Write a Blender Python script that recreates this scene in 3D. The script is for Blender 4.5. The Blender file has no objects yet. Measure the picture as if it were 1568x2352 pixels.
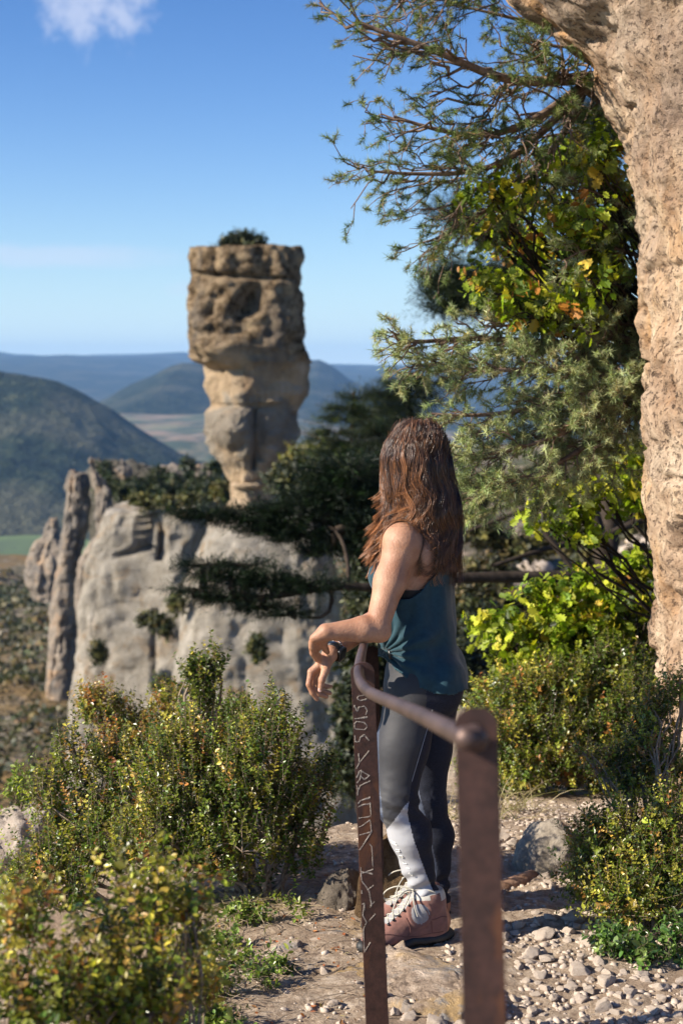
import bpy, bmesh, math, random, os
import numpy as np
from mathutils import Vector, Matrix, Quaternion
rad = math.radians
scene = bpy.context.scene
COL = scene.collection
SKIP = set(os.environ.get('SKIP', '').split(','))

# ------------------------------------------------------------------ camera, light, exposure
EYE = np.array([0.0, 0.0, 1.84]); PITCH = rad(5.7); FPX = 3267.0
HAZE = 7.5e-5
CF = np.array([0, math.cos(PITCH), -math.sin(PITCH)]); CU = np.array([0, math.sin(PITCH), math.cos(PITCH)]); CR = np.array([1.0, 0, 0])
def P(px, py, z):
    return EYE + z * (CF + (px - 784) / FPX * CR + (1176 - py) / FPX * CU)
def proj(v):
    v = np.asarray(v) - EYE
    z = v @ CF
    return 784 + FPX * (v @ CR) / z, 1176 - FPX * (v @ CU) / z
cam_d = bpy.data.cameras.new('camera'); cam = bpy.data.objects.new('camera', cam_d); COL.objects.link(cam)
cam.location = EYE; cam.rotation_euler = (rad(90) - PITCH, 0, 0)
cam_d.sensor_fit = 'VERTICAL'; cam_d.sensor_height = 36; cam_d.lens = 50
cam_d.clip_start = 0.05; cam_d.clip_end = 60000
cam_d.dof.use_dof = True; cam_d.dof.focus_distance = 4.45; cam_d.dof.aperture_fstop = 3.8
scene.camera = cam
scene.view_settings.view_transform = 'Standard'; scene.view_settings.look = 'None'
scene.view_settings.gamma = 1; scene.view_settings.exposure = 1.07
scene.render.film_transparent = False
scene.cycles.use_denoising = True
scene.cycles.max_bounces = 7; scene.cycles.diffuse_bounces = 2; scene.cycles.glossy_bounces = 2
scene.cycles.transmission_bounces = 3; scene.cycles.volume_bounces = 0; scene.cycles.transparent_max_bounces = 4
SUN = Vector((-0.84, -0.26, 0.50)).normalized()
sd = bpy.data.lights.new('sun', 'SUN'); sun = bpy.data.objects.new('sun', sd); COL.objects.link(sun)
sd.energy = 5.0; sd.angle = rad(0.5); sd.color = (1.0, 0.905, 0.76)
sun.rotation_euler = SUN.to_track_quat('Z', 'Y').to_euler(); sun.location = (-8, -4, 12)
world = bpy.data.worlds.new('World'); scene.world = world; world.use_nodes = True
wn = world.node_tree.nodes; wl = world.node_tree.links
bg = wn['Background']; bg.inputs['Strength'].default_value = 0.062
sky = wn.new('ShaderNodeTexSky'); sky.sky_type = 'NISHITA'; sky.sun_disc = False
sky.sun_elevation = math.asin(SUN.z); sky.sun_rotation = math.atan2(SUN.x, SUN.y)
sky.altitude = 300; sky.air_density = 1.0; sky.dust_density = 0.6; sky.ozone_density = 2.4
def wnode(t, **k):
    n = wn.new(t)
    for a, b in k.items(): setattr(n, a, b)
    return n
# thin clouds: blobs of noise where a direction lies near the cloud's own direction
tc = wnode('ShaderNodeTexCoord')
def dirof(px, py):
    v = Vector(P(px, py, 1.0) - EYE); return v.normalized()
def wmath(op, a, b=None, clamp=False):
    n = wn.new('ShaderNodeMath'); n.operation = op; n.use_clamp = clamp
    for i, v in enumerate((a, b)):
        if v is None: continue
        if isinstance(v, (int, float)): n.inputs[i].default_value = v
        else: wl.new(v, n.inputs[i])
    return n.outputs[0]
def wcloud(px, py, rx, ry, scale, lo, hi, amt, stretch=1.0):
    d = dirof(px, py); q = d.to_track_quat('Y', 'Z')
    m = wnode('ShaderNodeMapping', vector_type='TEXTURE'); wl.new(tc.outputs['Generated'], m.inputs['Vector'])
    m.inputs['Rotation'].default_value = q.to_euler(); m.inputs['Location'].default_value = (0, 0, 0)
    sep = wnode('ShaderNodeSeparateXYZ'); wl.new(m.outputs[0], sep.inputs[0])
    ex = wmath('DIVIDE', sep.outputs['X'], rx); ez = wmath('DIVIDE', sep.outputs['Z'], ry)
    r2 = wmath('ADD', wmath('MULTIPLY', ex, ex), wmath('MULTIPLY', ez, ez))
    fall = wmath('SUBTRACT', 1.0, r2, True)
    fwd = wmath('GREATER_THAN', sep.outputs['Y'], 0.0)
    mp = wnode('ShaderNodeMapping'); wl.new(m.outputs[0], mp.inputs['Vector']); mp.inputs['Scale'].default_value = (scale, scale, scale * stretch)
    nz = wnode('ShaderNodeTexNoise'); wl.new(mp.outputs[0], nz.inputs['Vector']); nz.inputs['Scale'].default_value = 1.0
    nz.inputs['Detail'].default_value = 6; nz.inputs['Roughness'].default_value = 0.5
    s = wmath('ADD', nz.outputs['Fac'], wmath('MULTIPLY', wmath('SUBTRACT', fall, 0.5), 0.55))
    mr = wnode('ShaderNodeMapRange', interpolation_type='SMOOTHSTEP'); wl.new(s, mr.inputs['Value'])
    mr.inputs['From Min'].default_value = lo; mr.inputs['From Max'].default_value = hi
    return wmath('MULTIPLY', wmath('MULTIPLY', wmath('MULTIPLY', mr.outputs[0], wmath('POWER', fall, 0.6)), fwd), amt)
c1 = wcloud(215, 10, 0.062, 0.044, 60, 0.46, 0.86, 0.62)
c2 = wcloud(95, 585, 0.13, 0.012, 22, 0.30, 0.80, 0.42, 4.0)
c3 = wcloud(420, 665, 0.02, 0.008, 60, 0.40, 0.8, 0.2)
cs = wmath('ADD', wmath('ADD', c1, c2), c3, True)
# the same sky, a little deeper blue overhead (clear autumn air)
def wmul(sock, c):
    n = wnode('ShaderNodeMix', data_type='RGBA', blend_type='MULTIPLY'); n.inputs[0].default_value = 1; wl.new(sock, n.inputs[6]); n.inputs[7].default_value = (*c, 1); return n.outputs[2]
gm = wnode('ShaderNodeGamma'); gm.inputs['Gamma'].default_value = 1.4; wl.new(wmul(sky.outputs[0], (.15, .15, .15)), gm.inputs['Color'])
hs = wnode('ShaderNodeHueSaturation'); hs.inputs['Saturation'].default_value = 1.0; wl.new(wmul(gm.outputs[0], (4.3, 6.7, 9.3)), hs.inputs['Color'])
# pale mist low over the horizon, then the clouds
sz = wnode('ShaderNodeSeparateXYZ'); wl.new(tc.outputs['Generated'], sz.inputs[0])
mist = wmath('MULTIPLY', wmath('EXPONENT', wmath('MULTIPLY', wmath('MAXIMUM', sz.outputs['Z'], 0.0), -14.0)), .95)
mm = wnode('ShaderNodeMix', data_type='RGBA'); wl.new(mist, mm.inputs[0]); wl.new(hs.outputs[0], mm.inputs[6]); mm.inputs[7].default_value = (8.5, 10.0, 10.1, 1)
mix = wnode('ShaderNodeMix', data_type='RGBA'); wl.new(cs, mix.inputs[0]); wl.new(mm.outputs[2], mix.inputs[6])
mix.inputs[7].default_value = (6.2, 6.6, 7.9, 1)
wl.new(mix.outputs[2], bg.inputs['Color'])

# ------------------------------------------------------------------ numpy helpers
def _h(ix, iy, iz, s):
    n = (ix.astype(np.int64) * 374761393 + iy.astype(np.int64) * 668265263 + iz.astype(np.int64) * 2147483647 + s * 1274126177) & 0xFFFFFFFF
    n = ((n ^ (n >> 13)) * 1274126177) & 0xFFFFFFFF
    n = ((n ^ (n >> 16)) * 2246822519) & 0xFFFFFFFF
    return ((n ^ (n >> 15)) & 0xFFFFFF) / float(0xFFFFFF) * 2 - 1
def vnoise(p, s=0):
    i = np.floor(p); f = p - i; f = f * f * (3 - 2 * f); i = i.astype(np.int64)
    x, y, z = i[:, 0], i[:, 1], i[:, 2]; r = 0
    for dx in (0, 1):
        wx = f[:, 0] if dx else 1 - f[:, 0]
        for dy in (0, 1):
            wy = f[:, 1] if dy else 1 - f[:, 1]
            for dz in (0, 1):
                wz = f[:, 2] if dz else 1 - f[:, 2]
                r = r + wx * wy * wz * _h(x + dx, y + dy, z + dz, s)
    return r
def fbm(p, scale=1.0, oct=4, s=0, gain=0.5):
    p = np.asarray(p, float) * scale; a = 1.0; r = 0; t = 0
    for k in range(oct):
        r = r + a * vnoise(p + 17.3 * k, s + k); t += a; a *= gain; p = p * 2.03
    return r / t
def ridged(p, scale, oct=3, s=0):
    p = np.asarray(p, float) * scale; a = 1.0; r = 0; t = 0
    for k in range(oct):
        r = r + a * (1 - 2 * np.abs(vnoise(p + 9.1 * k, s + k))); t += a; a *= 0.5; p = p * 2.1
    return r / t
def nrm(v): return v / np.maximum(np.linalg.norm(v, axis=-1, keepdims=True), 1e-9)

def mesh_np(name, V, F, mats=None, mat_idx=None, col=None, smooth=False, uv=None):
    """V (n,3); F a list of (m,k) arrays; mat_idx / col follow the faces / the vertices."""
    me = bpy.data.meshes.new(name); V = np.asarray(V, np.float32)
    F = [np.asarray(f, np.int32) for f in (F if isinstance(F, list) else [F]) if len(f)]
    nl = sum(f.size for f in F); nf = sum(len(f) for f in F)
    me.vertices.add(len(V)); me.vertices.foreach_set('co', V.ravel())
    me.loops.add(nl); me.loops.foreach_set('vertex_index', np.concatenate([f.ravel() for f in F]))
    me.polygons.add(nf); ls = []; off = 0
    for f in F: ls.append(off + np.arange(len(f)) * f.shape[1]); off += f.size
    me.polygons.foreach_set('loop_start', np.concatenate(ls).astype(np.int32))
    if mat_idx is not None: me.polygons.foreach_set('material_index', np.asarray(mat_idx, np.int32))
    me.polygons.foreach_set('use_smooth', np.full(nf, bool(smooth)))
    for m in (mats or []): me.materials.append(m)
    if col is not None:
        c = np.asarray(col, np.float32); a = me.color_attributes.new('tint', 'FLOAT_COLOR', 'POINT')
        if c.shape[1] == 3: c = np.hstack([c, np.ones((len(c), 1), np.float32)])
        a.data.foreach_set('color', c.ravel())
    me.update(calc_edges=True); me.validate()
    return me
def tagp(o, label=None, cat=None, group=None, kind=None):
    if label: o['label'] = label
    if cat: o['category'] = cat
    if group: o['group'] = group
    if kind: o['kind'] = kind
    return o
def obj(name, me, parent=None, **k):
    o = bpy.data.objects.new(name, me); COL.objects.link(o)
    if parent is not None:
        o.parent = parent
        o.matrix_parent_inverse = Matrix.Translation(-Vector(wloc(parent)))
    return tagp(o, **k)
_WL = {}
def wloc(o):
    v = Vector(o.location)
    return v if o.parent is None else Vector(_WL.get(o.name, (0, 0, 0)))
def empty(name, loc, **k):
    o = bpy.data.objects.new(name, None); COL.objects.link(o); o.location = Vector(loc)
    o.empty_display_size = 0.1
    return tagp(o, **k)
# children meshes are written in world coordinates: matrix_parent_inverse undoes the root's place

class Tubes:
    def __init__(s): s.V = []; s.F = []; s.n = 0; s.C = []
    def add(s, pts, r, sides=5, cap=False, col=None):
        pts = np.asarray(pts, float); n = len(pts)
        r = np.full(n, r) if np.isscalar(r) else np.asarray(r, float)
        t = np.empty_like(pts); t[1:-1] = pts[2:] - pts[:-2]; t[0] = pts[1] - pts[0]; t[-1] = pts[-1] - pts[-2]; t = nrm(t)
        ref = np.array([0, 0, 1.0]) if abs(t[:, 2]).mean() < 0.85 else np.array([1.0, 0, 0])
        a = nrm(np.cross(t, ref)); b = np.cross(t, a)
        an = np.arange(sides) * 2 * math.pi / sides
        ring = pts[:, None] + r[:, None, None] * (np.cos(an)[None, :, None] * a[:, None] + np.sin(an)[None, :, None] * b[:, None])
        s.V.append(ring.reshape(-1, 3))
        i = np.arange(n - 1)[:, None] * sides; j = np.arange(sides)[None]; k = (j + 1) % sides
        q = np.stack([i + j, i + k, i + sides + k, i + sides + j], -1).reshape(-1, 4) + s.n
        s.F.append(q)
        if cap:
            s.V.append(pts[[0, -1]]); c0 = s.n + n * sides; jj = np.arange(sides); kk = (jj + 1) % sides
            s.F.append(np.stack([jj + s.n, np.full(sides, c0), np.full(sides, c0), kk + s.n], -1)[:, [0, 3, 1, 1]][:, :4] * 0 + np.stack([kk + s.n, jj + s.n, np.full(sides, c0), np.full(sides, c0)], -1))
            e = s.n + (n - 1) * sides
            s.F.append(np.stack([jj + e, kk + e, np.full(sides, c0 + 1), np.full(sides, c0 + 1)], -1))
            s.n += 2
        s.n += n * sides
        if col is not None: s.C.append(np.tile(col, (n * sides + (2 if cap else 0), 1)))
    def mesh(s, name, mat, smooth=True):
        F = np.concatenate(s.F); deg = F[:, 2] == F[:, 3]
        fl = [F[~deg]] + ([F[deg][:, :3]] if deg.any() else [])
        return mesh_np(name, np.concatenate(s.V), fl, [mat], smooth=smooth, col=np.concatenate(s.C) if s.C else None)

def frames(d, up):
    """Orientation matrices with columns x, y=d, z"""
    d = nrm(d); x = nrm(np.cross(d, up)); z = np.cross(x, d)
    return np.stack([x, d, z], -1)
def instance(T, FT, pos, M, size):
    """template T (k,3) at each pos (n,3) with frame M (n,3,3) and size (n,) or (n,3)"""
    size = np.asarray(size, float)
    if size.ndim == 1: size = np.repeat(size[:, None], 3, 1)
    V = np.einsum('nij,nkj->nki', M, T[None] * size[:, None]) + pos[:, None]
    n, k = len(pos), len(T)
    F = [(f[None] + (np.arange(n) * k)[:, None, None]).reshape(-1, f.shape[1]) for f in FT]
    return V.reshape(-1, 3), F
def join(parts):
    """[(V, [F...], C)] -> V, [F...], C"""
    V = []; F = []; C = []; n = 0
    for v, f, c in parts:
        V.append(v); C.append(c); F += [g + n for g in f]; n += len(v)
    k = {}
    for f in F: k.setdefault(f.shape[1], []).append(f)
    return np.concatenate(V), [np.concatenate(x) for x in k.values()], np.concatenate(C)
LEAF = (np.array([[0, 0, 0], [.27, .38, .07], [.22, .72, .05], [0, 1, -.03], [-.22, .72, .05], [-.27, .38, .07]]), [np.array([[0, 1, 2, 3], [0, 3, 4, 5]])])
DIAM = (np.array([[0, 0, 0], [.3, .5, .06], [0, 1, 0], [-.3, .5, .06]]), [np.array([[0, 1, 2], [0, 2, 3]])])
_ol = np.array([[0, 0, 0], [.10, .18, .02], [.26, .22, .06], [.17, .38, .03], [.36, .50, .08], [.22, .62, .04], [.30, .80, .06], [.12, .86, .02], [0, 1, -.03],
                [-.12, .86, .02], [-.30, .80, .06], [-.22, .62, .04], [-.36, .50, .08], [-.17, .38, .03], [-.26, .22, .06], [-.10, .18, .02], [0, .5, 0]])
OAK = (_ol, [np.array([[16, i, (i + 1) % 16] for i in range(16)])])
NEEDLE = (np.array([[-.02, 0, 0], [.02, 0, 0], [0, 1, 0]]), [np.array([[0, 1, 2]])])

# ------------------------------------------------------------------ materials
def newmat(name, build):
    m = bpy.data.materials.new(name); m.use_nodes = True; nt = m.node_tree; nt.nodes.clear()
    out = nt.nodes.new('ShaderNodeOutputMaterial')
    class N:
        def n(s, t, _in=None, **k):
            x = nt.nodes.new('ShaderNode' + t)
            for a, b in k.items(): setattr(x, a, b)
            for a, b in (_in or {}).items(): s.set(x, a, b)
            return x
        def set(s, x, a, b):
            if hasattr(b, 'is_output') or isinstance(b, bpy.types.NodeSocket): nt.links.new(b, x.inputs[a])
            elif hasattr(b, 'outputs'): nt.links.new(b.outputs[0], x.inputs[a])
            else: x.inputs[a].default_value = b
        def noise(s, scale, detail=4, rough=.55, vec=None, dist=0.0):
            x = s.n('TexNoise', {'Scale': scale, 'Detail': detail, 'Roughness': rough, 'Distortion': dist})
            if vec is not None: s.set(x, 'Vector', vec)
            return x.outputs['Fac']
        def coord(s, scale=(1, 1, 1), rot=(0, 0, 0)):
            t = s.n('TexCoord'); mp = s.n('Mapping', {'Scale': scale, 'Rotation': rot}); nt.links.new(t.outputs['Object'], mp.inputs['Vector']); return mp.outputs[0]
        def ramp(s, fac, stops, interp='LINEAR'):
            r = s.n('ValToRGB'); cr = r.color_ramp; cr.interpolation = interp
            while len(cr.elements) > 1: cr.elements.remove(cr.elements[-1])
            cr.elements[0].position = stops[0][0]; cr.elements[0].color = (*stops[0][1], 1)
            for p, c in stops[1:]:
                e = cr.elements.new(p); e.color = (*c, 1)
            s.set(r, 'Fac', fac); return r.outputs['Color']
        def f(s, op, a, b=0.0, clamp=False):
            x = s.n('Math', operation=op, use_clamp=clamp); s.set(x, 0, a); s.set(x, 1, b); return x.outputs[0]
        def rng(s, v, a, b, c=0.0, d=1.0):
            x = s.n('MapRange', {'Value': v, 'From Min': a, 'From Max': b, 'To Min': c, 'To Max': d}); return x.outputs[0]
        def mix(s, fac, a, b, mode='MIX'):
            x = s.n('Mix', data_type='RGBA', blend_type=mode); s.set(x, 0, fac)
            for i, v in ((6, a), (7, b)):
                s.set(x, i, (*v, 1) if isinstance(v, tuple) and len(v) == 3 else v)
            return x.outputs[2]
        def attr(s, name): return s.n('Attribute', attribute_name=name).outputs['Color']
        def bump(s, h, dist, strength=1.0, normal=None):
            x = s.n('Bump', {'Height': h, 'Distance': dist, 'Strength': strength})
            if normal is not None: s.set(x, 'Normal', normal)
            return x.outputs[0]
        def bsdf(s, color, rough=.8, normal=None, **k):
            x = s.n('BsdfPrincipled'); s.set(x, 'Base Color', (*color, 1) if isinstance(color, tuple) else color); s.set(x, 'Roughness', rough)
            if normal is not None: s.set(x, 'Normal', normal)
            for a, b in k.items(): s.set(x, a.replace('_', ' '), b)
            return x.outputs[0]
        def out(s, sh): nt.links.new(sh, out.inputs['Surface'])
    build(N()); return m

def m_rock(name, cols, scale=1.0, ochre=None, bumpd=.02, grey=None, pits=None, streak=3.0):
    def b(N):
        v = N.coord((scale, scale, scale)); vs = N.coord((scale * streak, scale * streak, scale * .55))
        big = N.noise(.9, 5, .6, v); mid = N.noise(3.2, 7, .68, v, .4); st = N.noise(1.1, 5, .6, vs)
        f = N.f('ADD', N.f('MULTIPLY', mid, .6), N.f('MULTIPLY', st, .4))
        n = len(cols); c = N.ramp(f, [(.30 + .42 * i / (n - 1), k) for i, k in enumerate(cols)])
        if grey: c = N.mix(N.rng(big, .47, .62), c, grey)
        if ochre: c = N.mix(N.rng(N.noise(1.3, 5, .65, v, .8), .54, .70), c, ochre)
        fine = N.noise(22, 6, .75, v); c = N.mix(N.rng(fine, .25, .75, .0, .55), c, N.mix(1.0, c, (.5, .48, .46), 'MULTIPLY'))
        h = N.f('ADD', N.f('MULTIPLY', mid, .6), N.f('MULTIPLY', fine, .35))
        if pits:
            pv = N.noise(pits, 4, .6, v, .6); pm = N.rng(pv, .34, .44, 1.0, 0.0)
            c = N.mix(N.f('MULTIPLY', pm, .8), c, (.10, .075, .06)); h = N.f('SUBTRACT', h, N.f('MULTIPLY', pm, .6))
        N.out(N.bsdf(c, .9, N.bump(h, bumpd / 1.0, .9), Specular_IOR_Level=.2))
    return newmat(name, b)
def m_leaf(name, gloss=.45, trans=.35, spec=.4, sat=1.0):
    def b(N):
        c = N.attr('tint')
        p = N.bsdf(c, gloss, Specular_IOR_Level=spec)
        t = N.n('BsdfTranslucent'); N.set(t, 'Color', N.mix(1.0, c, (1.15, 1.25, .45), 'MULTIPLY'))
        m = N.n('MixShader'); N.set(m, 0, trans); N.set(m, 1, p); N.set(m, 2, t.outputs[0]); N.out(m.outputs[0])
    return newmat(name, b)
def m_plain(name, col, rough=.7, noise=None, amt=.25, bumpd=0.0, **k):
    def b(N):
        c = (*col, 1); nrmv = None
        if noise:
            f = N.noise(noise, 5, .6, N.coord()); c = N.mix(N.rng(f, .3, .7), tuple(x * (1 - amt) for x in col), tuple(min(1, x * (1 + amt)) for x in col))
            if bumpd: nrmv = N.bump(f, bumpd)
        N.out(N.bsdf(c if noise else tuple(col), rough, nrmv, **k))
    return newmat(name, b)
def m_bark(name, a, b_, scale=1.0):
    def b(N):
        f = N.noise(9 * scale, 6, .7, N.coord()); c = N.mix(N.rng(f, .35, .65), a, b_)
        N.out(N.bsdf(c, .9, N.bump(f, .01, .8), Specular_IOR_Level=.15))
    return newmat(name, b)

def tint(rng, n, palette, weights, jit=.18):
    pal = np.array(palette); w = np.array(weights, float); w /= w.sum()
    c = pal[rng.choice(len(pal), n, p=w)]
    return np.clip(c * (1 + jit * rng.standard_normal((n, 1))) * (1 + .06 * rng.standard_normal((n, 3))), .002, 1)
# ------------------------------------------------------------------ air, sky side, far land
M_FOREST = newmat('forest_hill', lambda N: N.out(N.bsdf(  # forest colour darkened to stand in for the shadow on the left hill
    N.mix(N.rng(N.noise(.0045, 5, .6, N.coord()), .50, .62), N.ramp(N.noise(.045, 5, .7, N.coord()), [(.35, (.006, .010, .007)), (.52, (.016, .025, .013)), (.66, (.055, .06, .030))]), (.065, .065, .040)), .95,
    N.bump(N.noise(.06, 4, .7, N.coord()), 14, 1.0), Specular_IOR_Level=.1)))
M_FIELD = newmat('valley_fields', lambda N: N.out(N.bsdf(
    N.mix(N.f('MAXIMUM', N.rng(N.noise(.004, 3, .5, N.coord((1, .4, 1))), .42, .60), N.rng(N.noise(.022, 6, .7, N.coord((1, .35, 1))), .50, .56)), N.ramp(N.n('TexVoronoi', {'Scale': .012, 'Vector': N.coord((1, .5, 1))}).outputs['Color'], [(.2, (.12, .22, .04)), (.5, (.17, .26, .06)), (.8, (.22, .20, .09))]), (.05, .07, .025)), .95)))
M_SCRUB = newmat('scrub_slope', lambda N: N.out(N.bsdf(
    N.mix(N.rng(N.noise(.05, 4, .6, N.coord()), .42, .6), N.ramp(N.noise(.35, 6, .75, N.coord()), [(.36, (.04, .04, .025)), (.5, (.13, .11, .07)), (.62, (.28, .24, .19))]), (.19, .125, .055)), .95,
    N.bump(N.noise(.4, 5, .7, N.coord()), 1.2, 1.0), Specular_IOR_Level=.1)))

def sheet(name, X, mat, smooth=True, **k):
    """X (rows, cols, 3) grid of points"""
    r, c = X.shape[:2]; i = np.arange(r - 1)[:, None] * c; j = np.arange(c - 1)[None]
    F = np.stack([i + j, i + j + 1, i + c + j + 1, i + c + j], -1).reshape(-1, 4)
    return obj(name, mesh_np(name, X.reshape(-1, 3), F, [mat], smooth=smooth), **k)

def hill(name, crest, z, base, run, mat, amp, nscale, s, back=.6, nc=220, nr=70, power=1.0, zz=None):
    """A hill whose skyline follows the crest points, at distance z, coming down toward the camera over 'run' metres."""
    cx = [c[0] for c in crest]; cy = [c[1] for c in crest]
    px = np.linspace(cx[0], cx[-1], nc); py = np.interp(px, cx, cy)
    zz_ = np.full(nc, float(z)) if zz is None else np.interp(px, [a for a, b in zz], [b for a, b in zz])
    top = np.array([P(a, b, d) for a, b, d in zip(px, py, zz_)])
    rows = []
    for j in np.linspace(-back, 1, nr):
        a = abs(j); t = 1 - a if power == 1 else (1 - a) ** power
        if j > 0: hgt = base + (top[:, 2] - base) * (1 - j ** (1 / power)) ** 1.0
        else: hgt = base + (top[:, 2] - base) * (1 - a)
        X = top.copy(); X[:, 1] -= j * run * (1 if j > 0 else 1.0); X[:, 0] *= 1 - (j * run * .0 / z)
        w = np.clip(a * 5, 0, 1)
        X[:, 2] = hgt + w * amp * fbm(X * [1, 1, 0], nscale, 5, s) + (1 - w) * amp * .06 * fbm(X * [1, 1, 0], nscale * 6, 3, s)
        rows.append(X)
    return sheet(name, np.array(rows), mat, kind='structure')

# ground sheet reaching the horizon: the valley floor
g = np.linspace(-1, 1, 60); gx = np.sign(g) * np.abs(g) ** 2 * 14000
G = np.array([[(x, y, -165 + 4 * math.sin(x * .002) * math.cos(y * .0017)) for x in gx] for y in (np.linspace(0, 1, 60) ** 2 * 16500 - 1500)])
sheet('valley_floor', G, M_FIELD, kind='structure')
hill('far_plateau', [(-400, 832), (0, 816), (60, 813), (130, 818), (230, 815), (340, 812), (420, 808), (520, 822), (640, 830), (760, 836), (900, 838), (1100, 834), (1500, 842), (1900, 838)], 11500, -165, 5200, M_FOREST, 110, .0006, 3, nc=300, power=.45, back=.5)
hill('middle_hill', [(120, 985), (200, 940), (255, 908), (300, 882), (350, 861), (392, 840), (420, 832), (450, 833), (480, 838), (560, 870), (640, 910), (740, 960), (820, 1000)], 3900, -165, 1300, M_FOREST, 45, .0025, 5)
hill('right_hill', [(380, 900), (480, 860), (600, 838), (690, 828), (735, 827), (765, 842), (800, 870), (850, 892), (920, 915), (1040, 935), (1300, 960)], 5200, -165, 2300, M_FOREST, 60, .0018, 6)
hill('field_slope', [(230, 955), (300, 949), (380, 953), (480, 950), (620, 955), (800, 985), (1000, 1010), (1400, 1020)], 3000, -165, 1300, newmat('field_slope', lambda N: N.out(N.bsdf(
    N.mix(N.rng(N.noise(.012, 5, .6, N.coord()), .44, .6), N.ramp(N.noise(.0035, 2, .5, N.coord((1, 1, 1))), [(.40, (.09, .10, .045)), (.5, (.22, .15, .10)), (.6, (.14, .14, .07))]), (.03, .045, .02)), .95))), 25, .004, 8)
hill('left_hill', [(-900, 905), (-500, 850), (-250, 845), (0, 853), (60, 860), (130, 876), (200, 906), (260, 940), (320, 983), (380, 1022), (450, 1062), (520, 1092), (640, 1140), (760, 1180)], 1900, -165, 520, M_FOREST, 46, .006, 11, nc=320, nr=110)

# slope below the cliffs, left of the buttress
rows = []
for zd in np.linspace(0, 1, 90) ** 1.5 * 560 + 14:
    px0, px1 = -2.4, 2.9
    xs = np.linspace(-.62 * zd - 12, .12 * zd + 8, 90)
    down = np.interp(zd, [10, 14, 25, 60, 150, 300, 500, 575], [9, 10, 11.5, 18, 31, 46, 63, 88])
    X = np.stack([xs, np.full(90, zd), np.full(90, -down)], -1)
    X[:, 2] += np.clip(zd / 80, .2, 2.2) * 2.4 * fbm(X * [1, 1, 0], .035, 5, 21) + .05 * np.maximum(0, -xs - .3 * zd) * np.clip(zd / 300, 0, 1)
    rows.append(X)
sheet('slope', np.array(rows), M_SCRUB, kind='structure')

# hillside on the right, beyond the path
M_HILLSIDE = newmat('hillside', lambda N: N.out(N.bsdf(
    N.mix(N.rng(N.noise(.5, 4, .6, N.coord()), .44, .58), N.ramp(N.noise(1.6, 6, .75, N.coord()), [(.36, (.04, .034, .02)), (.5, (.13, .10, .07)), (.62, (.30, .23, .17))]), (.05, .055, .025)), .95,
    N.bump(N.noise(2.5, 5, .7, N.coord()), .15, 1.0))))
rows = []
for zd in np.linspace(8.5, 110, 90):
    xs = np.linspace(.5 + .03 * zd, 4 + zd * .75, 70)
    X = np.stack([xs, np.full(70, zd), np.full(70, 0.0)], -1)
    h = np.interp(zd, [8.5, 12, 16, 30, 60, 110], [-.7, -1.6, -2.0, -2.9, -3.4, -4.5]) + .16 * np.maximum(0, xs - 1.5 - zd * .1)
    X[:, 2] = h + .9 * fbm(X * [1, 1, 0], .12, 5, 31) + .5 * fbm(X * [1, 1, 0], .6, 4, 32) - 3.5 * np.clip(1 - (xs - xs[0]) / 1.5, 0, 1) ** 2
    rows.append(X)
sheet('hillside', np.array(rows), M_HILLSIDE, kind='structure')

# near ground
def gh(x, y):
    x = np.asarray(x, float); y = np.asarray(y, float)
    h = .045 + .085 * np.maximum(0, 4.3 - y) - .15 * np.maximum(0, y - 5.25)
    left = np.maximum(0, -.35 - x); h = h - .30 * left * np.clip((y - 2.2) / 2, 0, 1)
    s = np.clip((x - .05) / 1.3, 0, 1); s = s * s * (3 - 2 * s)
    e = 5.75 + 3.2 * s + .25 * np.sin(x * 3.1)
    d = np.maximum(0, y - e); h = h - np.minimum(d * 1.7 + d * d * 1.2, 60)
    dl = np.maximum(0, -2.6 - x); h = h - np.minimum(dl * dl * 2.0, 60)
    p = np.stack([x, y, np.zeros_like(x)], -1).reshape(-1, 3)
    n = (.045 * fbm(p, 1.6, 4, 41) + .012 * fbm(p, 9, 3, 43)).reshape(x.shape)
    return h + n
def ghs(x, y): return float(gh(np.array([x]), np.array([y]))[0])
M_DIRT = newmat('path_dirt', lambda N: N.out(N.bsdf(
    N.mix(N.rng(N.noise(2.2, 5, .6, N.coord()), .48, .62), N.ramp(N.noise(26, 7, .75, N.coord()), [(.34, (.20, .14, .10)), (.5, (.42, .32, .23)), (.66, (.62, .51, .40))]), (.31, .225, .16)), .95,
    N.bump(N.f('ADD', N.noise(70, 6, .75, N.coord()), N.noise(14, 4, .6, N.coord())), .018, 1.0), Specular_IOR_Level=.15)))
xs = np.concatenate([np.arange(-6, -1.6, .08), np.arange(-1.6, 2.4, .02), np.arange(2.4, 8, .08)])
ys = np.concatenate([np.arange(-3, 3.2, .08), np.arange(3.2, 6.6, .02), np.arange(6.6, 13, .06)])
XX, YY = np.meshgrid(xs, ys); H = gh(XX, YY)
pp = np.stack([XX, YY, H], -1)
H2 = H + (.010 * ridged(pp.reshape(-1, 3) * [1, 1, 0], 11, 3, 47)).reshape(H.shape)
sheet('ground', np.stack([XX, YY, H2], -1), M_DIRT, kind='structure')

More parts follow.
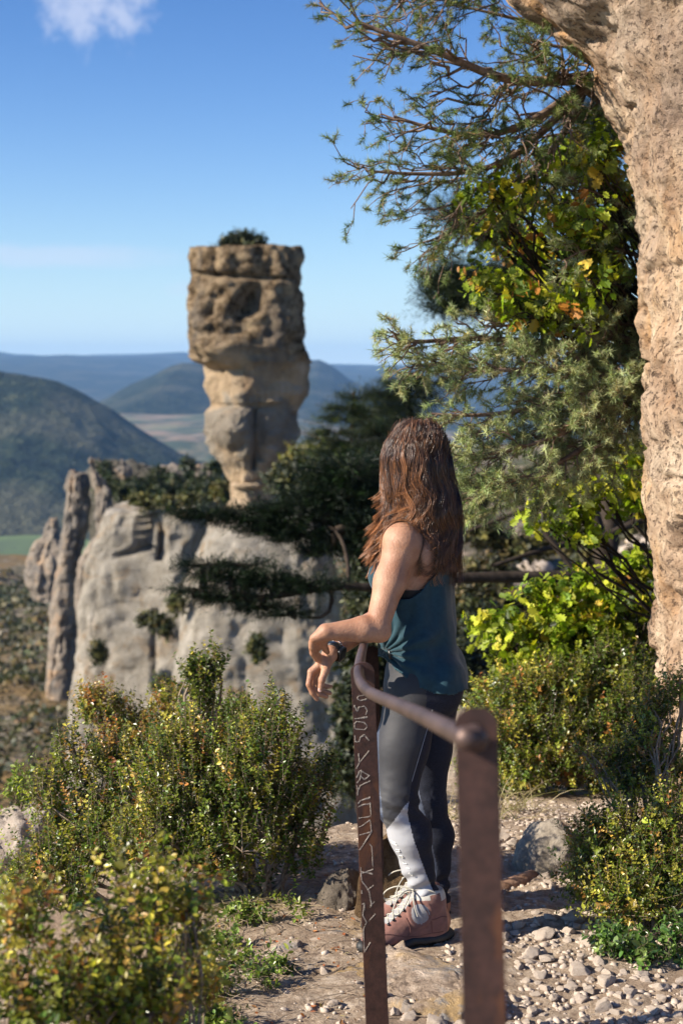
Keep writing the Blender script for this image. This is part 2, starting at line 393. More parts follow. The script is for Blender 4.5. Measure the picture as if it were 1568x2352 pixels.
# ------------------------------------------------------------------ rocks
def loft(name, levels, z, ratio, mats, nang=160, nh=200, ex=1.0, amp=.3, nsc=.3, s=1, strata=0.0, fine=.06, carve=None, yaw=0.0, topamp=.3, parent=None, depth=None, oct=5, crack=0.0, **k):
    """A free-standing rock whose outline, level by level, runs from xl to xr at distance z."""
    ly = np.array([l[0] for l in levels], float); order = np.argsort(-ly)
    ly = ly[order]; xl = np.array([levels[i][1] for i in order], float); xr = np.array([levels[i][2] for i in order], float)
    t = np.linspace(0, 1, nh); py = ly[0] + (ly[-1] - ly[0]) * t
    L = np.interp(-py, -ly, xl); R = np.interp(-py, -ly, xr)
    ker = np.ones(5) / 5; pad = lambda v: np.convolve(np.pad(v, 2, 'edge'), ker, 'valid'); L = pad(L); R = pad(R)
    an = np.arange(nang) * 2 * math.pi / nang; ca, sa = np.cos(an), np.sin(an)
    sc = lambda v: np.sign(v) * np.abs(v) ** ex
    ux, uy = sc(ca), sc(sa)
    ux0, uy0 = ux, uy; V = []
    for i in range(nh):
        yw = yaw if np.isscalar(yaw) else float(np.interp(py[i], [a for a, b in yaw], [b for a, b in yaw]))
        cy, sy = math.cos(yw), math.sin(yw); ux, uy = ux0 * cy - uy0 * sy, ux0 * sy + uy0 * cy; ux = ux / np.abs(ux).max(); uy = uy / np.abs(uy).max()
        c = P((L[i] + R[i]) / 2, py[i], z); a = (R[i] - L[i]) / 2 / FPX * z; b = a * ratio if depth is None else depth
        V.append(np.stack([c[0] + a * ux, c[1] + b * uy, np.full(nang, c[2])], -1))
    capn = 26; top = V[-1].copy(); ctr = top.mean(0)
    for j in range(1, capn):
        q = 1 - j / capn; ring = ctr + (top - ctr) * q; ring[:, 2] = top[:, 2]; V.append(ring)
    V = np.array(V); nr = V.shape[0]; ctrs = V.mean(1, keepdims=True)
    out = V - ctrs; out[..., 2] = 0; out = nrm(out)
    fl = V.reshape(-1, 3); n1 = fbm(fl * [1, 1, .7], nsc, oct, s).reshape(nr, nang); n2 = fbm(fl, nsc * 7, 4, s + 9).reshape(nr, nang)
    side = np.ones((nr, 1)); side[nh:] = np.linspace(1, 0, nr - nh)[:, None]
    d = amp * n1 + fine * n2
    if crack: d = d - crack * np.clip(ridged(fl * [1, 1, .35], nsc * 3.0, 3, s + 31) - .42, 0, 1).reshape(nr, nang)
    if strata: d = d + strata * np.abs(vnoise(np.stack([fl[:, 0] * .08, fl[:, 1] * .08, fl[:, 2] * nsc * 3.5], -1), s + 20)).reshape(nr, nang)
    if carve is not None: d = d + carve(V, an)
    V = V + out * (d * side)[..., None]
    V[nh - 3:, :, 2] += (np.linspace(.3, 1, nr - nh + 3)[:, None]) * topamp * fbm(V[nh - 3:].reshape(-1, 3), nsc * 4, 4, s + 5).reshape(-1, nang)
    i = np.arange(nr - 1)[:, None] * nang; j = np.arange(nang)[None]; kx = (j + 1) % nang
    F = np.stack([i + j, i + kx, i + nang + kx, i + nang + j], -1).reshape(-1, 4)
    c0 = nr * nang; last = (nr - 1) * nang; jj = np.arange(nang); T = np.stack([last + jj, last + (jj + 1) % nang, np.full(nang, c0)], -1)
    VV = np.concatenate([V.reshape(-1, 3), V[-1].mean(0)[None]])
    return obj(name, mesh_np(name, VV, [F, T], mats if isinstance(mats, list) else [mats], smooth=True), parent, **k)

ztop = P(0, 570, 62)[2]; zmid = P(0, 830, 62)[2]; zneck = P(0, 1165, 62)[2]
def pillar_mat(N):
    v = N.coord(); vs = N.coord((1.3, 1.3, .25)); geo = N.n('NewGeometry'); sep = N.n('SeparateXYZ'); N.set(sep, 0, geo.outputs['Position'])
    mid = N.noise(.9, 7, .68, v, .4); st = N.noise(1.0, 6, .65, vs)
    tan = N.ramp(N.f('ADD', N.f('MULTIPLY', mid, .5), N.f('MULTIPLY', st, .5)), [(.34, (.29, .20, .125)), (.48, (.52, .38, .24)), (.62, (.66, .51, .36))])
    brown = N.ramp(N.noise(2.2, 7, .75, v, .3), [(.36, (.04, .026, .014)), (.45, (.18, .12, .065)), (.54, (.33, .24, .15)), (.66, (.52, .38, .22))])
    hz = N.f('ADD', sep.outputs['Z'], N.f('MULTIPLY', N.f('SUBTRACT', N.noise(.55, 4, .6, v), .5), 4.5))
    c = N.mix(N.rng(hz, zmid - .4, zmid + .6), tan, brown)
    zb0, zb1 = P(0, 1060, 62)[2], P(0, 935, 62)[2]
    band = N.f('MULTIPLY', N.rng(hz, zb0 - .4, zb0 + .4), N.rng(hz, zb1 + .1, zb1 - .3))
    c = N.mix(N.f('MULTIPLY', band, .85), c, N.mix(N.rng(mid, .35, .65), (.20, .17, .135), (.36, .32, .26)))
    c = N.mix(N.f('MULTIPLY', N.rng(N.noise(.35, 4, .6, vs), .56, .66), .6), c, (.16, .14, .12))
    h = N.f('ADD', N.noise(2.4, 7, .75, v), N.f('MULTIPLY', mid, 1.2))
    N.out(N.bsdf(c, .92, N.bump(h, .5, 1.0), Specular_IOR_Level=.15))
M_PILLAR = newmat('pillar_limestone', pillar_mat)
PX = [(572, 448, 685), (580, 440, 690), (600, 434, 692), (628, 432, 690), (640, 440, 690), (660, 430, 692), (700, 424, 694), (760, 422, 697), (800, 428, 700), (822, 440, 704), (842, 464, 706), (870, 474, 707), (900, 480, 704),
      (925, 486, 697), (936, 480, 696), (950, 471, 694), (985, 469, 692), (1010, 474, 688), (1040, 486, 676), (1065, 502, 660), (1088, 514, 646), (1104, 522, 636), (1112, 526, 624), (1125, 530, 622), (1150, 524, 634), (1175, 516, 650), (1230, 500, 670)]
def pcarve(V, an):
    px, py = proj(V.reshape(-1, 3)); px = px.reshape(V.shape[:2]); py = py.reshape(V.shape[:2]); front = (V[..., 1] < V.mean(1, keepdims=True)[..., 1])
    g = lambda cx, cy, rx, ry: np.exp(-(((px - cx) / rx) ** 2 + ((py - cy) / ry) ** 2))
    d = -1.5 * g(585, 685, 15, 24) - .9 * g(566, 712, 20, 12) - .35 * g(478, 722, 10, 14) - .42 * np.exp(-((py - 634 + (px - 560) * -.06) / 5) ** 2) * np.clip((690 - px) / 60, 0, 1) - .25 * np.exp(-((py - 850) / 9) ** 2) * (px < 560)
    d += .5 * g(520, 800, 50, 30) + .35 * g(470, 760, 30, 60) + .16 * np.abs(vnoise(V.reshape(-1, 3) * [1.6, 1.6, .5], 71)).reshape(px.shape) * (py < 835) + .10 * vnoise(V.reshape(-1, 3) * [3.5, 3.5, 2.0], 72).reshape(px.shape) * (py < 835) - .35 * np.exp(-((px - 600) / 10) ** 2) * np.clip((py - 900) / 60, 0, 1) * (py < 1060) + .45 * g(535, 985, 55, 50) - .28 * np.exp(-((py - 934 - (px - 560) * .05) / 5) ** 2) * np.clip((640 - px) / 60, 0, 1) + .25 * np.exp(-((py - 922) / 6) ** 2) * np.exp(-((px - 625) / 30) ** 2) - .5 * np.exp(-((px - 585) / 7) ** 2) * ((py > 940) & (py < 1080))
    return d * front
br = empty('balanced_rock', P(575, 1165, 62), label='tall balanced limestone pillar swelling above a thin neck, brown pitted top, shrub on it', cat='balanced rock')
loft('rock_column', PX, 62, .82, M_PILLAR, ex=.54, amp=.34, nsc=.34, s=4, fine=.22, crack=.35, strata=.10, carve=pcarve, yaw=[(570, .10), (800, .16), (880, .62), (1180, .70)], topamp=.5, parent=br)
loft('rock_slab', [(1119, 534, 600), (1113, 530, 606), (1108, 536, 600)], 61.5, .8, M_PILLAR, nh=24, nang=80, amp=.1, nsc=.6, s=8, fine=.05, topamp=.05, parent=br)

M_GREYCLIFF = m_rock('grey_cliff', [(.13, .11, .085), (.38, .335, .27), (.54, .485, .405), (.70, .63, .53)], .5, ochre=(.40, .27, .15), bumpd=.7, streak=2.6)
M_SPIRE = m_rock('spire_rock', [(.10, .085, .07), (.30, .25, .20), (.48, .39, .30)], .5, ochre=(.46, .31, .19), bumpd=.4, grey=(.16, .145, .13))
def acarve(V, an):
    px, py = proj(V.reshape(-1, 3)); px = px.reshape(V.shape[:2]); py = py.reshape(V.shape[:2]); front = (V[..., 1] < V.mean(1, keepdims=True)[..., 1])
    crack = lambda pts, w, dep: sum(-dep * np.exp(-((px - np.interp(py, [a[1] for a in pts], [a[0] for a in pts])) / w) ** 2) * ((py > pts[0][1]) & (py < pts[-1][1])) for _ in (0,))
    return front * (crack([(342, 1185), (332, 1225), (325, 1270)], 7, 1.2) + crack([(362, 1180), (374, 1225), (372, 1290)], 5, .9) + crack([(362, 1400), (356, 1480), (360, 1560)], 6, .4)
                    - .5 * np.exp(-((py - (1278 - (px - 260) * .25)) / 5) ** 2) * ((px > 255) & (px < 335)))
loft('left_buttress', [(1165, 252, 470), (1172, 240, 480), (1200, 234, 485), (1250, 222, 488), (1290, 200, 488), (1400, 188, 490), (1480, 180, 492), (1560, 166, 500), (1700, 160, 520), (1800, 150, 540), (2100, 120, 580)], 74, .8, M_GREYCLIFF,
     ex=.42, amp=.7, nsc=.16, s=14, fine=.30, crack=.55, nang=220, nh=260, carve=acarve, topamp=.8, yaw=-.1, label='pale grey limestone cliff face with dark vertical cracks, left of the pillar base', cat='cliff')
loft('rounded_buttress', [(1166, 500, 650), (1172, 482, 690), (1190, 470, 730), (1210, 460, 750), (1240, 443, 768), (1290, 428, 780), (1330, 418, 788), (1400, 408, 795), (1500, 398, 802), (1600, 388, 806), (1700, 376, 812), (1800, 360, 820), (2100, 330, 850)], 62, .8, M_GREYCLIFF,
     ex=.55, amp=.55, nsc=.18, s=19, fine=.26, crack=.4, nang=220, nh=260, topamp=.3, yaw=.15, label='rounded grey limestone buttress carrying the balanced pillar', cat='cliff')
loft('rock_spire', [(1082, 154, 198), (1095, 148, 206), (1120, 144, 210), (1160, 148, 206), (1210, 142, 202), (1260, 132, 194), (1330, 122, 186), (1400, 115, 182), (1470, 114, 180), (1520, 110, 182), (1600, 104, 192)], 86, .9, M_SPIRE,
     ex=.7, amp=.35, nsc=.3, crack=.6, s=23, fine=.22, yaw=.5, nh=160, topamp=.6, label='leftmost thin rock spire standing before the dark blue hill', cat='rock spire')
loft('rock_spire', [(1050, 204, 218), (1062, 202, 226), (1078, 204, 222), (1095, 210, 242), (1130, 220, 264), (1180, 220, 270), (1230, 210, 264), (1300, 174, 242), (1400, 168, 228), (1480, 174, 216), (1560, 180, 212)], 82, .9, M_SPIRE,
     ex=.7, amp=.35, nsc=.3, crack=.6, s=29, fine=.22, yaw=.5, nh=160, topamp=.4, label='second rock spire with a small knob head, beside the pale cliff face', cat='rock spire')
RIDGE = [(1062, 230, 300), (1072, 222, 330), (1085, 218, 395), (1105, 214, 460), (1130, 212, 560), (1170, 210, 600), (1230, 208, 610), (1320, 208, 610)]
loft('rocky_ridge', RIDGE, 98, .5, m_rock('ridge_rock', [(.05, .05, .038), (.12, .11, .085), (.24, .21, .17)], .6, bumpd=.6, grey=(.20, .18, .15)), ex=.9, amp=1.6, nsc=.22, s=33, fine=.5, nang=220, topamp=2.0,
     label='dark rocky ridge with scrub behind the cliff tops', cat='ridge')
for pts, zz_, lab, s in (([(1072, 372, 412), (1085, 362, 424), (1110, 358, 430), (1150, 350, 436)], 96, 'rounded grey outcrop on the ridge, midway to the pillar', 35),
                         ([(1066, 440, 500), (1090, 424, 512), (1130, 420, 520), (1170, 415, 520)], 95, 'grey outcrop on the ridge close against the pillar', 36),
                         ([(1064, 270, 288), (1078, 255, 300), (1100, 245, 310), (1130, 240, 316)], 95, 'grey outcrop crowning the ridge beside the second spire', 37)):
    loft('ridge_outcrop', pts, zz_, .8, M_SPIRE, nang=90, nh=60, amp=.9, nsc=.4, s=s, fine=.3, topamp=.8, label=lab, cat='rock', group='outcrops on the ridge')
loft('cliff_foot', [(1190, 110, 128), (1230, 90, 140), (1280, 62, 150), (1330, 55, 150), (1380, 70, 150)], 130, .8, M_SPIRE, nang=90, nh=60, amp=1.6, nsc=.25, s=39, fine=.5, topamp=1, label='low dark crag on the slope, left of the spires', cat='rock')

# overhanging wall on the right
def wall_mat(N):
    v = N.coord(); vs = N.coord((2.4, 2.4, .7))
    mid = N.noise(3.0, 8, .7, v, .5); st = N.noise(1.5, 6, .65, vs, .3)
    c = N.ramp(N.f('ADD', N.f('MULTIPLY', mid, .72), N.f('MULTIPLY', st, .28)), [(.36, (.22, .13, .08)), (.46, (.40, .27, .175)), (.53, (.52, .37, .25)), (.62, (.70, .54, .38))])
    och = N.rng(N.noise(1.25, 6, .7, N.coord((1, 1, .6)), 1.0), .53, .68)
    c = N.mix(N.f('MULTIPLY', och, .75), c, N.mix(N.rng(mid, .4, .6), (.52, .25, .08), (.62, .38, .18)))
    c = N.mix(N.f('MULTIPLY', N.rng(N.noise(.8, 5, .6, v), .5, .62), .45), c, (.33, .27, .225))
    fine = N.noise(34, 6, .8, v); pv = N.noise(15, 6, .68, v, .25); pm = N.rng(pv, .35, .40, 1.0, 0.0)
    pv2 = N.noise(46, 4, .65, v, .2); pm2 = N.rng(pv2, .37, .43, 1.0, 0.0)
    c = N.mix(N.f('MULTIPLY', pm, .7), c, (.10, .065, .05)); c = N.mix(N.f('MULTIPLY', pm2, .6), c, (.13, .09, .07))
    c = N.mix(N.rng(fine, .3, .7, 0, .45), c, N.mix(1.0, c, (.62, .58, .55), 'MULTIPLY'))
    h = N.f('SUBTRACT', N.f('ADD', N.f('MULTIPLY', mid, 1.0), N.f('MULTIPLY', fine, .35)), N.f('ADD', N.f('MULTIPLY', pm, .45), N.f('MULTIPLY', pm2, .25)))
    N.out(N.bsdf(c, .92, N.bump(h, .06, 1.0), Specular_IOR_Level=.15))
M_WALL = newmat('overhang_limestone', wall_mat)
def wcarve(V, an):
    px, py = proj(V.reshape(-1, 3)); px = px.reshape(V.shape[:2]); py = py.reshape(V.shape[:2])
    ph = V.reshape(-1, 3)
    pit = fbm(ph * [1, 1, .7], 9, 3, 61).reshape(px.shape); d = -.03 * np.clip((pit - .22) * 5, 0, 1)
    cx = np.interp(py, [1190, 1260, 1300, 1390, 1430, 1520], [1545, 1535, 1548, 1540, 1556, 1566])
    d += -.055 * np.clip((ridged(ph * [1, 1, .45], 1.5, 3, 67).reshape(px.shape) - .52) * 4, 0, 1) - .03 * np.clip((ridged(ph * [1, 1, 1.6], 3.2, 3, 68).reshape(px.shape) - .55) * 4, 0, 1)
    d += -.10 * np.exp(-((px - cx) / 8) ** 2) * ((py > 1185) & (py < 1560))
    return d
W = [(-700, 900), (-420, 960), (-160, 1080), (0, 1205), (60, 1262), (110, 1330), (190, 1366), (270, 1408), (330, 1425), (400, 1440), (540, 1455), (700, 1470), (850, 1476), (1000, 1480), (1100, 1488), (1150, 1492), (1300, 1502), (1400, 1510), (1480, 1506), (1560, 1508), (1700, 1522), (1850, 1530), (2050, 1545)]
loft('rock_wall', [(a, b, b + 2300) for a, b in W], 5.6, .62, M_WALL, ex=.9, nang=1000, nh=680, amp=.06, nsc=1.2, s=51, fine=.038, carve=wcarve, topamp=.3, oct=6,
     label='overhanging beige and orange limestone wall filling the right edge of the picture', cat='rock wall')

M_DARKROCK = m_rock('dark_boulder', [(.06, .05, .04), (.17, .14, .11), (.40, .34, .27)], 5, bumpd=.035)
# boulders and loose stones
def ico(sub):
    bm = bmesh.new(); bmesh.ops.create_icosphere(bm, subdivisions=sub, radius=1); bm.verts.ensure_lookup_table()
    V = np.array([v.co[:] for v in bm.verts]); F = np.array([[v.index for v in f.verts] for f in bm.faces]); bm.free(); return V, F
ICO = {k: ico(k) for k in (1, 2, 3, 4, 5, 6)}
def boulder_mesh(name, size, mat, s, sub=4, facets=0, cut=.72, amp=.25, nsc=1.2, flat=0.0, fine=.05, yaw=0.0, angular=.0, fn=None):
    V, F = ICO[sub]; V = V.copy(); size = np.array(size, float)
    rf = np.random.default_rng(s)
    for i in range(facets):
        n_ = nrm(rf.normal(0, 1, 3)); dd = V @ n_; V = V - np.maximum(0, dd - cut * rf.uniform(.85, 1.15))[:, None] * n_ * .93
    if angular: V = np.sign(V) * np.abs(V) ** (1 - angular); 
    d = 1 + amp * fbm(V, nsc, 4, s) + fine * fbm(V, nsc * 6, 4, s + 3)
    V = V * d[:, None]
    if flat: V[:, 2] = np.where(V[:, 2] > flat, flat + (V[:, 2] - flat) * .15, V[:, 2])
    V = V * size
    if fn is not None: V = fn(V)
    c, sn = math.cos(yaw), math.sin(yaw); V[:, :2] = V[:, :2] @ np.array([[c, sn], [-sn, c]])
    return mesh_np(name, V, [F], [mat], smooth=True)
M_SLAB = newmat('path_slab', lambda N: N.out(N.bsdf(
    N.mix(N.rng(N.noise(6, 6, .7, N.coord(), .5), .53, .62), N.mix(N.rng(N.noise(3, 5, .6, N.coord()), .50, .60), N.ramp(N.noise(11, 8, .75, N.coord(), .3), [(.36, (.12, .085, .06)), (.48, (.40, .30, .22)), (.62, (.62, .50, .39))]), (.46, .31, .15)), (.27, .25, .235)), .9,
    N.bump(N.f('ADD', N.noise(14, 8, .75, N.coord(), .4), N.f('MULTIPLY', N.noise(60, 5, .7, N.coord()), .3)), .035, 1.0), Specular_IOR_Level=.2)))
M_STONE = m_rock('loose_stone', [(.34, .27, .21), (.52, .43, .35), (.68, .60, .50)], 6, bumpd=.006, ochre=(.45, .34, .24))
M_GREYROCK = m_rock('grey_boulder', [(.10, .09, .075), (.24, .21, .175), (.42, .38, .32)], 4, bumpd=.02, ochre=(.30, .22, .12))
def slabfn(seed, step):
    def f(V):
        h = V[:, 2] > 0; n = fbm(V * [1, 1, 0], 5, 4, seed)
        r = np.where(n > .05, step, 0) * np.clip((n - .05) * 14, 0, 1)
        V[:, 2] += np.where(h, -r + .008 * fbm(V, 22, 3, seed + 1), 0); return V
    return f
def hit(px, py):
    v = P(px, py, 1) - EYE; t = 3.2
    while t < 9:
        q = EYE + v * t
        if q[2] <= ghs(q[0], q[1]): break
        t += .01
    return q
def rock_at(name, px, py, z, size, mat, s, label, cat='rock', group=None, dz=0.0, **k):
    p = P(px, py, z)
    if z < 8: p = hit(px, py)
    o = obj(name, boulder_mesh(name, size, mat, s, **k), label=label, cat=cat, group=group); o.location = (p[0], p[1], p[2] + dz); return o
p = P(790, 2190, 4.35)
rock_at('flat_rock', 765, 2195, 4.36, (.26, .44, .12), M_SLAB, 71, 'large flat pale slab embedded in the path left of the boots', sub=6, amp=.24, flat=.4, fine=.05, dz=-.035, facets=7, cut=.8, fn=slabfn(5, .022))
rock_at('stepped_rock', 985, 2290, 4.1, (.20, .34, .20), M_SLAB, 75, 'stepped limestone block under the boots, cracked along its front', sub=6, amp=.25, flat=.4, fine=.06, dz=-.036, fn=slabfn(8, .03), yaw=.25, facets=9, cut=.75)
rock_at('mossy_rock', 790, 2070, 5.2, (.10, .14, .14), M_DARKROCK, 177, 'dark weathered boulder behind the shrub, seen left of the railing post', sub=5, amp=.45, dz=.0, facets=8, cut=.75)
rock_at('brown_rock', 905, 2090, 5.2, (.15, .12, .26), m_rock('brown_rock', [(.06, .035, .018), (.19, .12, .06), (.40, .28, .17)], 7, bumpd=.05), 178, 'upright brown rock right behind the shins, between post and leggings', sub=5, amp=.3, dz=-.02, facets=9, cut=.72)
rock_at('round_boulder', 1262, 1990, 5.6, (.12, .13, .15), m_rock('path_boulder', [(.16, .14, .11), (.34, .29, .23), (.50, .44, .36)], 5, bumpd=.02), 79, 'rounded grey boulder with a root over it beside the gravel path', cat='boulder', sub=5, amp=.22, dz=.03)
rock_at('knobbly_boulder', 80, 2030, 5.5, (.40, .36, .34), m_rock('knobbly', [(.22, .17, .14), (.42, .35, .29), (.56, .49, .42)], 4, bumpd=.03), 80, 'knobbly sunlit boulder at the left edge behind the box shrub', cat='boulder', sub=6, amp=.35, nsc=2.4, fine=.14, dz=-.02)
rock_at('pale_boulder', 1225, 1315, 27, (.48, .4, .36), M_STONE, 81, 'pale boulder on the hillside seen right of the hair, left one of two', cat='boulder', group='pale boulders on the hillside', sub=4)
rock_at('pale_boulder', 1425, 1325, 29, (.6, .5, .42), M_STONE, 82, 'pale boulder on the hillside close to the rock wall, right one of two', cat='boulder', group='pale boulders on the hillside', sub=4)
rg = np.random.default_rng(91)
for i in range(26):
    px_ = rg.uniform(1080, 1490); py_ = rg.uniform(1120, 1440); v = P(px_, py_, 1) - EYE; zz_ = np.interp(py_, [1120, 1440], [46, 17]); r_ = zz_ * rg.uniform(.004, .011)
    o = obj('hillside_rock', boulder_mesh('hillside_rock', (r_ * 1.3, r_, r_ * .8), M_STONE, 400 + i, sub=3, amp=.4), label='small pale rock lying on the brown hillside beneath the pines', cat='rock', group='small rocks on the hillside'); q_ = P(px_, py_, zz_); o.location = q_
HILLROCKS = [o for o in COL.objects if o.name.startswith(('hillside_rock', 'pale_boulder'))]
from mathutils.bvhtree import BVHTree
_hm = bpy.data.objects['hillside'].data; _bv = BVHTree.FromPolygons([v.co[:] for v in _hm.vertices], [p_.vertices[:] for p_ in _hm.polygons])
for o in HILLROCKS:
    h_ = _bv.ray_cast(Vector(EYE), (Vector(o.location) - Vector(EYE)).normalized())
    if h_[0]: o.location = h_[0]
# roots and a fallen log by the round boulder
M_ROOT = m_bark('root_wood', (.17, .13, .10), (.42, .35, .28), 3)
T = Tubes()
for pts, r in (([(1200, 1990), (1215, 1935), (1245, 1925), (1285, 1930)], .02), ([(1212, 2010), (1228, 1960), (1240, 1932)], .014), ([(1268, 1995), (1262, 1955), (1275, 1930)], .012), ([(1240, 1932), (1300, 1920), (1345, 1935), (1370, 1960)], .02), ([(1298, 1990), (1310, 1950), (1318, 1926)], .012)):
    q = np.array([P(a, b, 5.36) for a, b in pts]); n = 14; t = np.linspace(0, len(q) - 1, n); q = np.stack([np.interp(t, range(len(q)), q[:, i]) for i in range(3)], -1)
    q += .008 * np.stack([fbm(q, 14, 3, 5), fbm(q, 14, 3, 6), fbm(q, 14, 3, 7)], -1); T.add(q, r * (1 + .3 * fbm(q, 20, 2, 9)), 7, cap=True)
obj('tree_root', T.mesh('tree_root', M_ROOT), label='bare grey forked root clinging to the rounded boulder', cat='root')
T = Tubes(); q = np.array([P(a, b, c) for a, b, c in [(1128, 2048, 4.9), (1160, 2040, 4.95), (1195, 2030, 5.0), (1222, 2014, 5.05), (1240, 2022, 5.08)]]); T.add(q, [.022, .03, .034, .026, .01], 9, cap=True)
obj('root_log', T.mesh('root_log', m_bark('log_wood', (.18, .10, .06), (.40, .25, .17), 3)), label='short brown root lying across the path edge behind the near post', cat='log')

# pebbles
rng = np.random.default_rng(7)
if 'pebble' not in SKIP:
    base = [boulder_mesh('pebble', (1, .78, .6), M_STONE, 90 + i, sub=4, amp=.30, nsc=1.1, fine=.06, facets=13, cut=.60) for i in range(12)]
    spots = [(1190, 2130, .055), (1250, 2150, .07), (1215, 2200, .06), (1330, 2235, .075), (1390, 2262, .07), (1260, 2110, .04), (1345, 2170, .06), (1300, 2100, .05), (1405, 2120, .05), (1190, 2060, .045), (1240, 2245, .05), (1180, 2300, .04), (1110, 2120, .05), (1120, 2010, .045),
             (745, 2240, .04), (820, 2262, .03), (765, 2312, .045), (870, 2290, .035), (690, 2260, .02), (905, 2330, .04), (1010, 2345, .03), (840, 2340, .025), (1375, 2215, .05)]
    out = []
    for px, py, r in spots:
        v = P(px, py, 1) - EYE; t = 3.5
        for _ in range(30):
            q = EYE + v * t; t += (q[2] - ghs(q[0], q[1])) * 2.0
        out.append((q[0], q[1], r * .62))
    while len(out) < 296:
        x = rng.uniform(.12, 1.75); y = rng.uniform(3.5, 5.9) if rng.random() < .4 else rng.uniform(3.45, 4.5)
        qx, qy = proj(np.array([x, y, ghs(x, y)]))
        if qx < 1105 or qx > 1600 or qy > 2400: 
            if not (rng.random() < .06 and 640 < qx < 1105 and 2130 < qy < 2400): continue
        r = rng.choice([.014, .020, .027, .037], p=[.32, .34, .24, .10]) * rng.uniform(.8, 1.2)
        if any((x - a) ** 2 + (y - b) ** 2 < (.62 * (r + c)) ** 2 for a, b, c in out): continue
        out.append((x, y, r))
    for i, (x, y, r) in enumerate(out):
        o = bpy.data.objects.new('stone', base[i % 12]); COL.objects.link(o)
        o.location = (x, y, ghs(x, y) + r * .22); o.rotation_euler = (rng.uniform(-.3, .3), rng.uniform(-.3, .3), rng.uniform(0, 6.28)); o.scale = (r, r, r)
        tagp(o, label='loose pale limestone stone lying on the dirt path', cat='stone', group='loose stones on the path')
    # smaller gravel
    n = 15000; x = rng.uniform(-.5, 2.0, n); y = 3.3 + 3.0 * rng.random(n) ** 1.25; k = (fbm(np.stack([x, y, x * 0], -1), 2.2, 3, 77) + (x > .42) * .62 - (x < .3) * .35 + rng.normal(0, .22, n)) > .02
    x, y = x[k], y[k]; n = len(x); pos = np.stack([x, y, gh(x, y) + .002], -1)
    V0, F0 = ICO[1]; V0 = V0 * (1 + .5 * fbm(V0, 1.5, 2, 3))[:, None] * [1, .75, .55]
    Mx = frames(rng.normal(0, 1, (n, 3)) * [1, 1, .2], np.array([0, 0, 1.0])); r = .0035 + .015 * rng.random(n) ** 2.2
    V, F = instance(V0, [F0], pos, Mx, r)
    obj('gravel', mesh_np('gravel', V, F, [M_STONE], smooth=True), kind='stuff', label='fine pale gravel scattered over the brown dirt path', cat='gravel')
# ------------------------------------------------------------------ vegetation
M_BOX = m_leaf('box_leaves', .34, .34, .55); M_OAKL = m_leaf('oak_leaves', .5, .45, .3); M_NEEDLE = m_leaf('pine_needles', .5, .22, .35)
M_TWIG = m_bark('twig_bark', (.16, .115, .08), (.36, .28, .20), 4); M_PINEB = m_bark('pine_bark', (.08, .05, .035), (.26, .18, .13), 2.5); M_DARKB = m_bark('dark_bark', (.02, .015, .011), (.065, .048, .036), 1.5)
M_STRAW = m_leaf('dry_grass', .6, .3, .2)
BOXPAL = [(.065, .105, .014), (.14, .18, .022), (.26, .27, .035), (.40, .34, .05), (.42, .25, .055), (.36, .15, .035)]
def wiggle(a, b, n, amp, rng, sag=0.0):
    a = np.asarray(a, float); b = np.asarray(b, float); t = np.linspace(0, 1, n)[:, None]; L = np.linalg.norm(b - a)
    w = np.cumsum(rng.normal(0, 1, (n, 3)), 0); w -= w[0] + (w[-1] - w[0]) * t; q = a + (b - a) * t + w * amp * L / math.sqrt(n)
    q[:, 2] += sag * L * (4 * t * (1 - t))[:, 0]; return q
def sprigs(base, d, L, K, size, tmpl, rng, pal, wts, spread=.75, jit=.2, pairs=True, up=None, curl=0.0):
    """K leaves along each of the stems starting at base with direction d and length L."""
    n = len(base); d = nrm(d); t = (np.arange(K) + .6) / K
    ref = rng.normal(0, 1, (n, 3)); a = nrm(np.cross(d, ref)); b = np.cross(d, a)
    phi = (np.arange(K) * (math.pi if pairs else 2.4) + (np.arange(K) // 2) * 1.5708)[None] + rng.uniform(0, 6.28, (n, 1))
    side = np.cos(phi)[..., None] * a[:, None] + np.sin(phi)[..., None] * b[:, None]
    bend = np.array([0, 0, 1.0]) * curl
    pos = base[:, None] + d[:, None] * (t[None, :, None] * L[:, None, None]) + bend * (t ** 2)[None, :, None] * L[:, None, None]
    dd = nrm(d[:, None] * (1 - spread) + side * spread + rng.normal(0, .16, (n, K, 3))); z = nrm(d[:, None] * .8 - side * .2 + rng.normal(0, .35, (n, K, 3)))
    pos = pos.reshape(-1, 3); dd = dd.reshape(-1, 3); M = frames(dd, z.reshape(-1, 3))
    s = size * (1 + .34 * rng.standard_normal(len(pos))) * np.tile(1 - .35 * t ** 3, n); s = np.maximum(s, size * .4)
    V, F = instance(tmpl[0], tmpl[1], pos, M, s)
    c = np.repeat(tint(rng, n, pal, wts, jit), K, 0) * (1 + .22 * rng.standard_normal((n * K, 1))); c = np.clip(c, .004, 1)
    return V, F, np.repeat(c, len(tmpl[0]), 0)
def blob_points(blobs, n, rng, shell=.45):
    """blobs: (px, py, z, rx_px, ry_px[, rdepth m]) -> points and outward directions, shared by volume"""
    w = np.array([b[3] * b[4] * (b[2] ** 2) for b in blobs], float); w /= w.sum(); idx = rng.choice(len(blobs), n, p=w)
    d = nrm(rng.normal(0, 1, (n, 3))); r = rng.random(n) ** shell
    B = [(P(b[0], b[1], b[2]), np.array([b[3] / FPX * b[2], b[5] if len(b) > 5 else .8 * min(b[3], b[4]) / FPX * b[2], b[4] / FPX * b[2]])) for b in blobs]
    c = np.array([x[0] for x in B])[idx]; s = np.array([x[1] for x in B])[idx]
    return c + d * s * r[:, None], nrm(d * s), idx, B
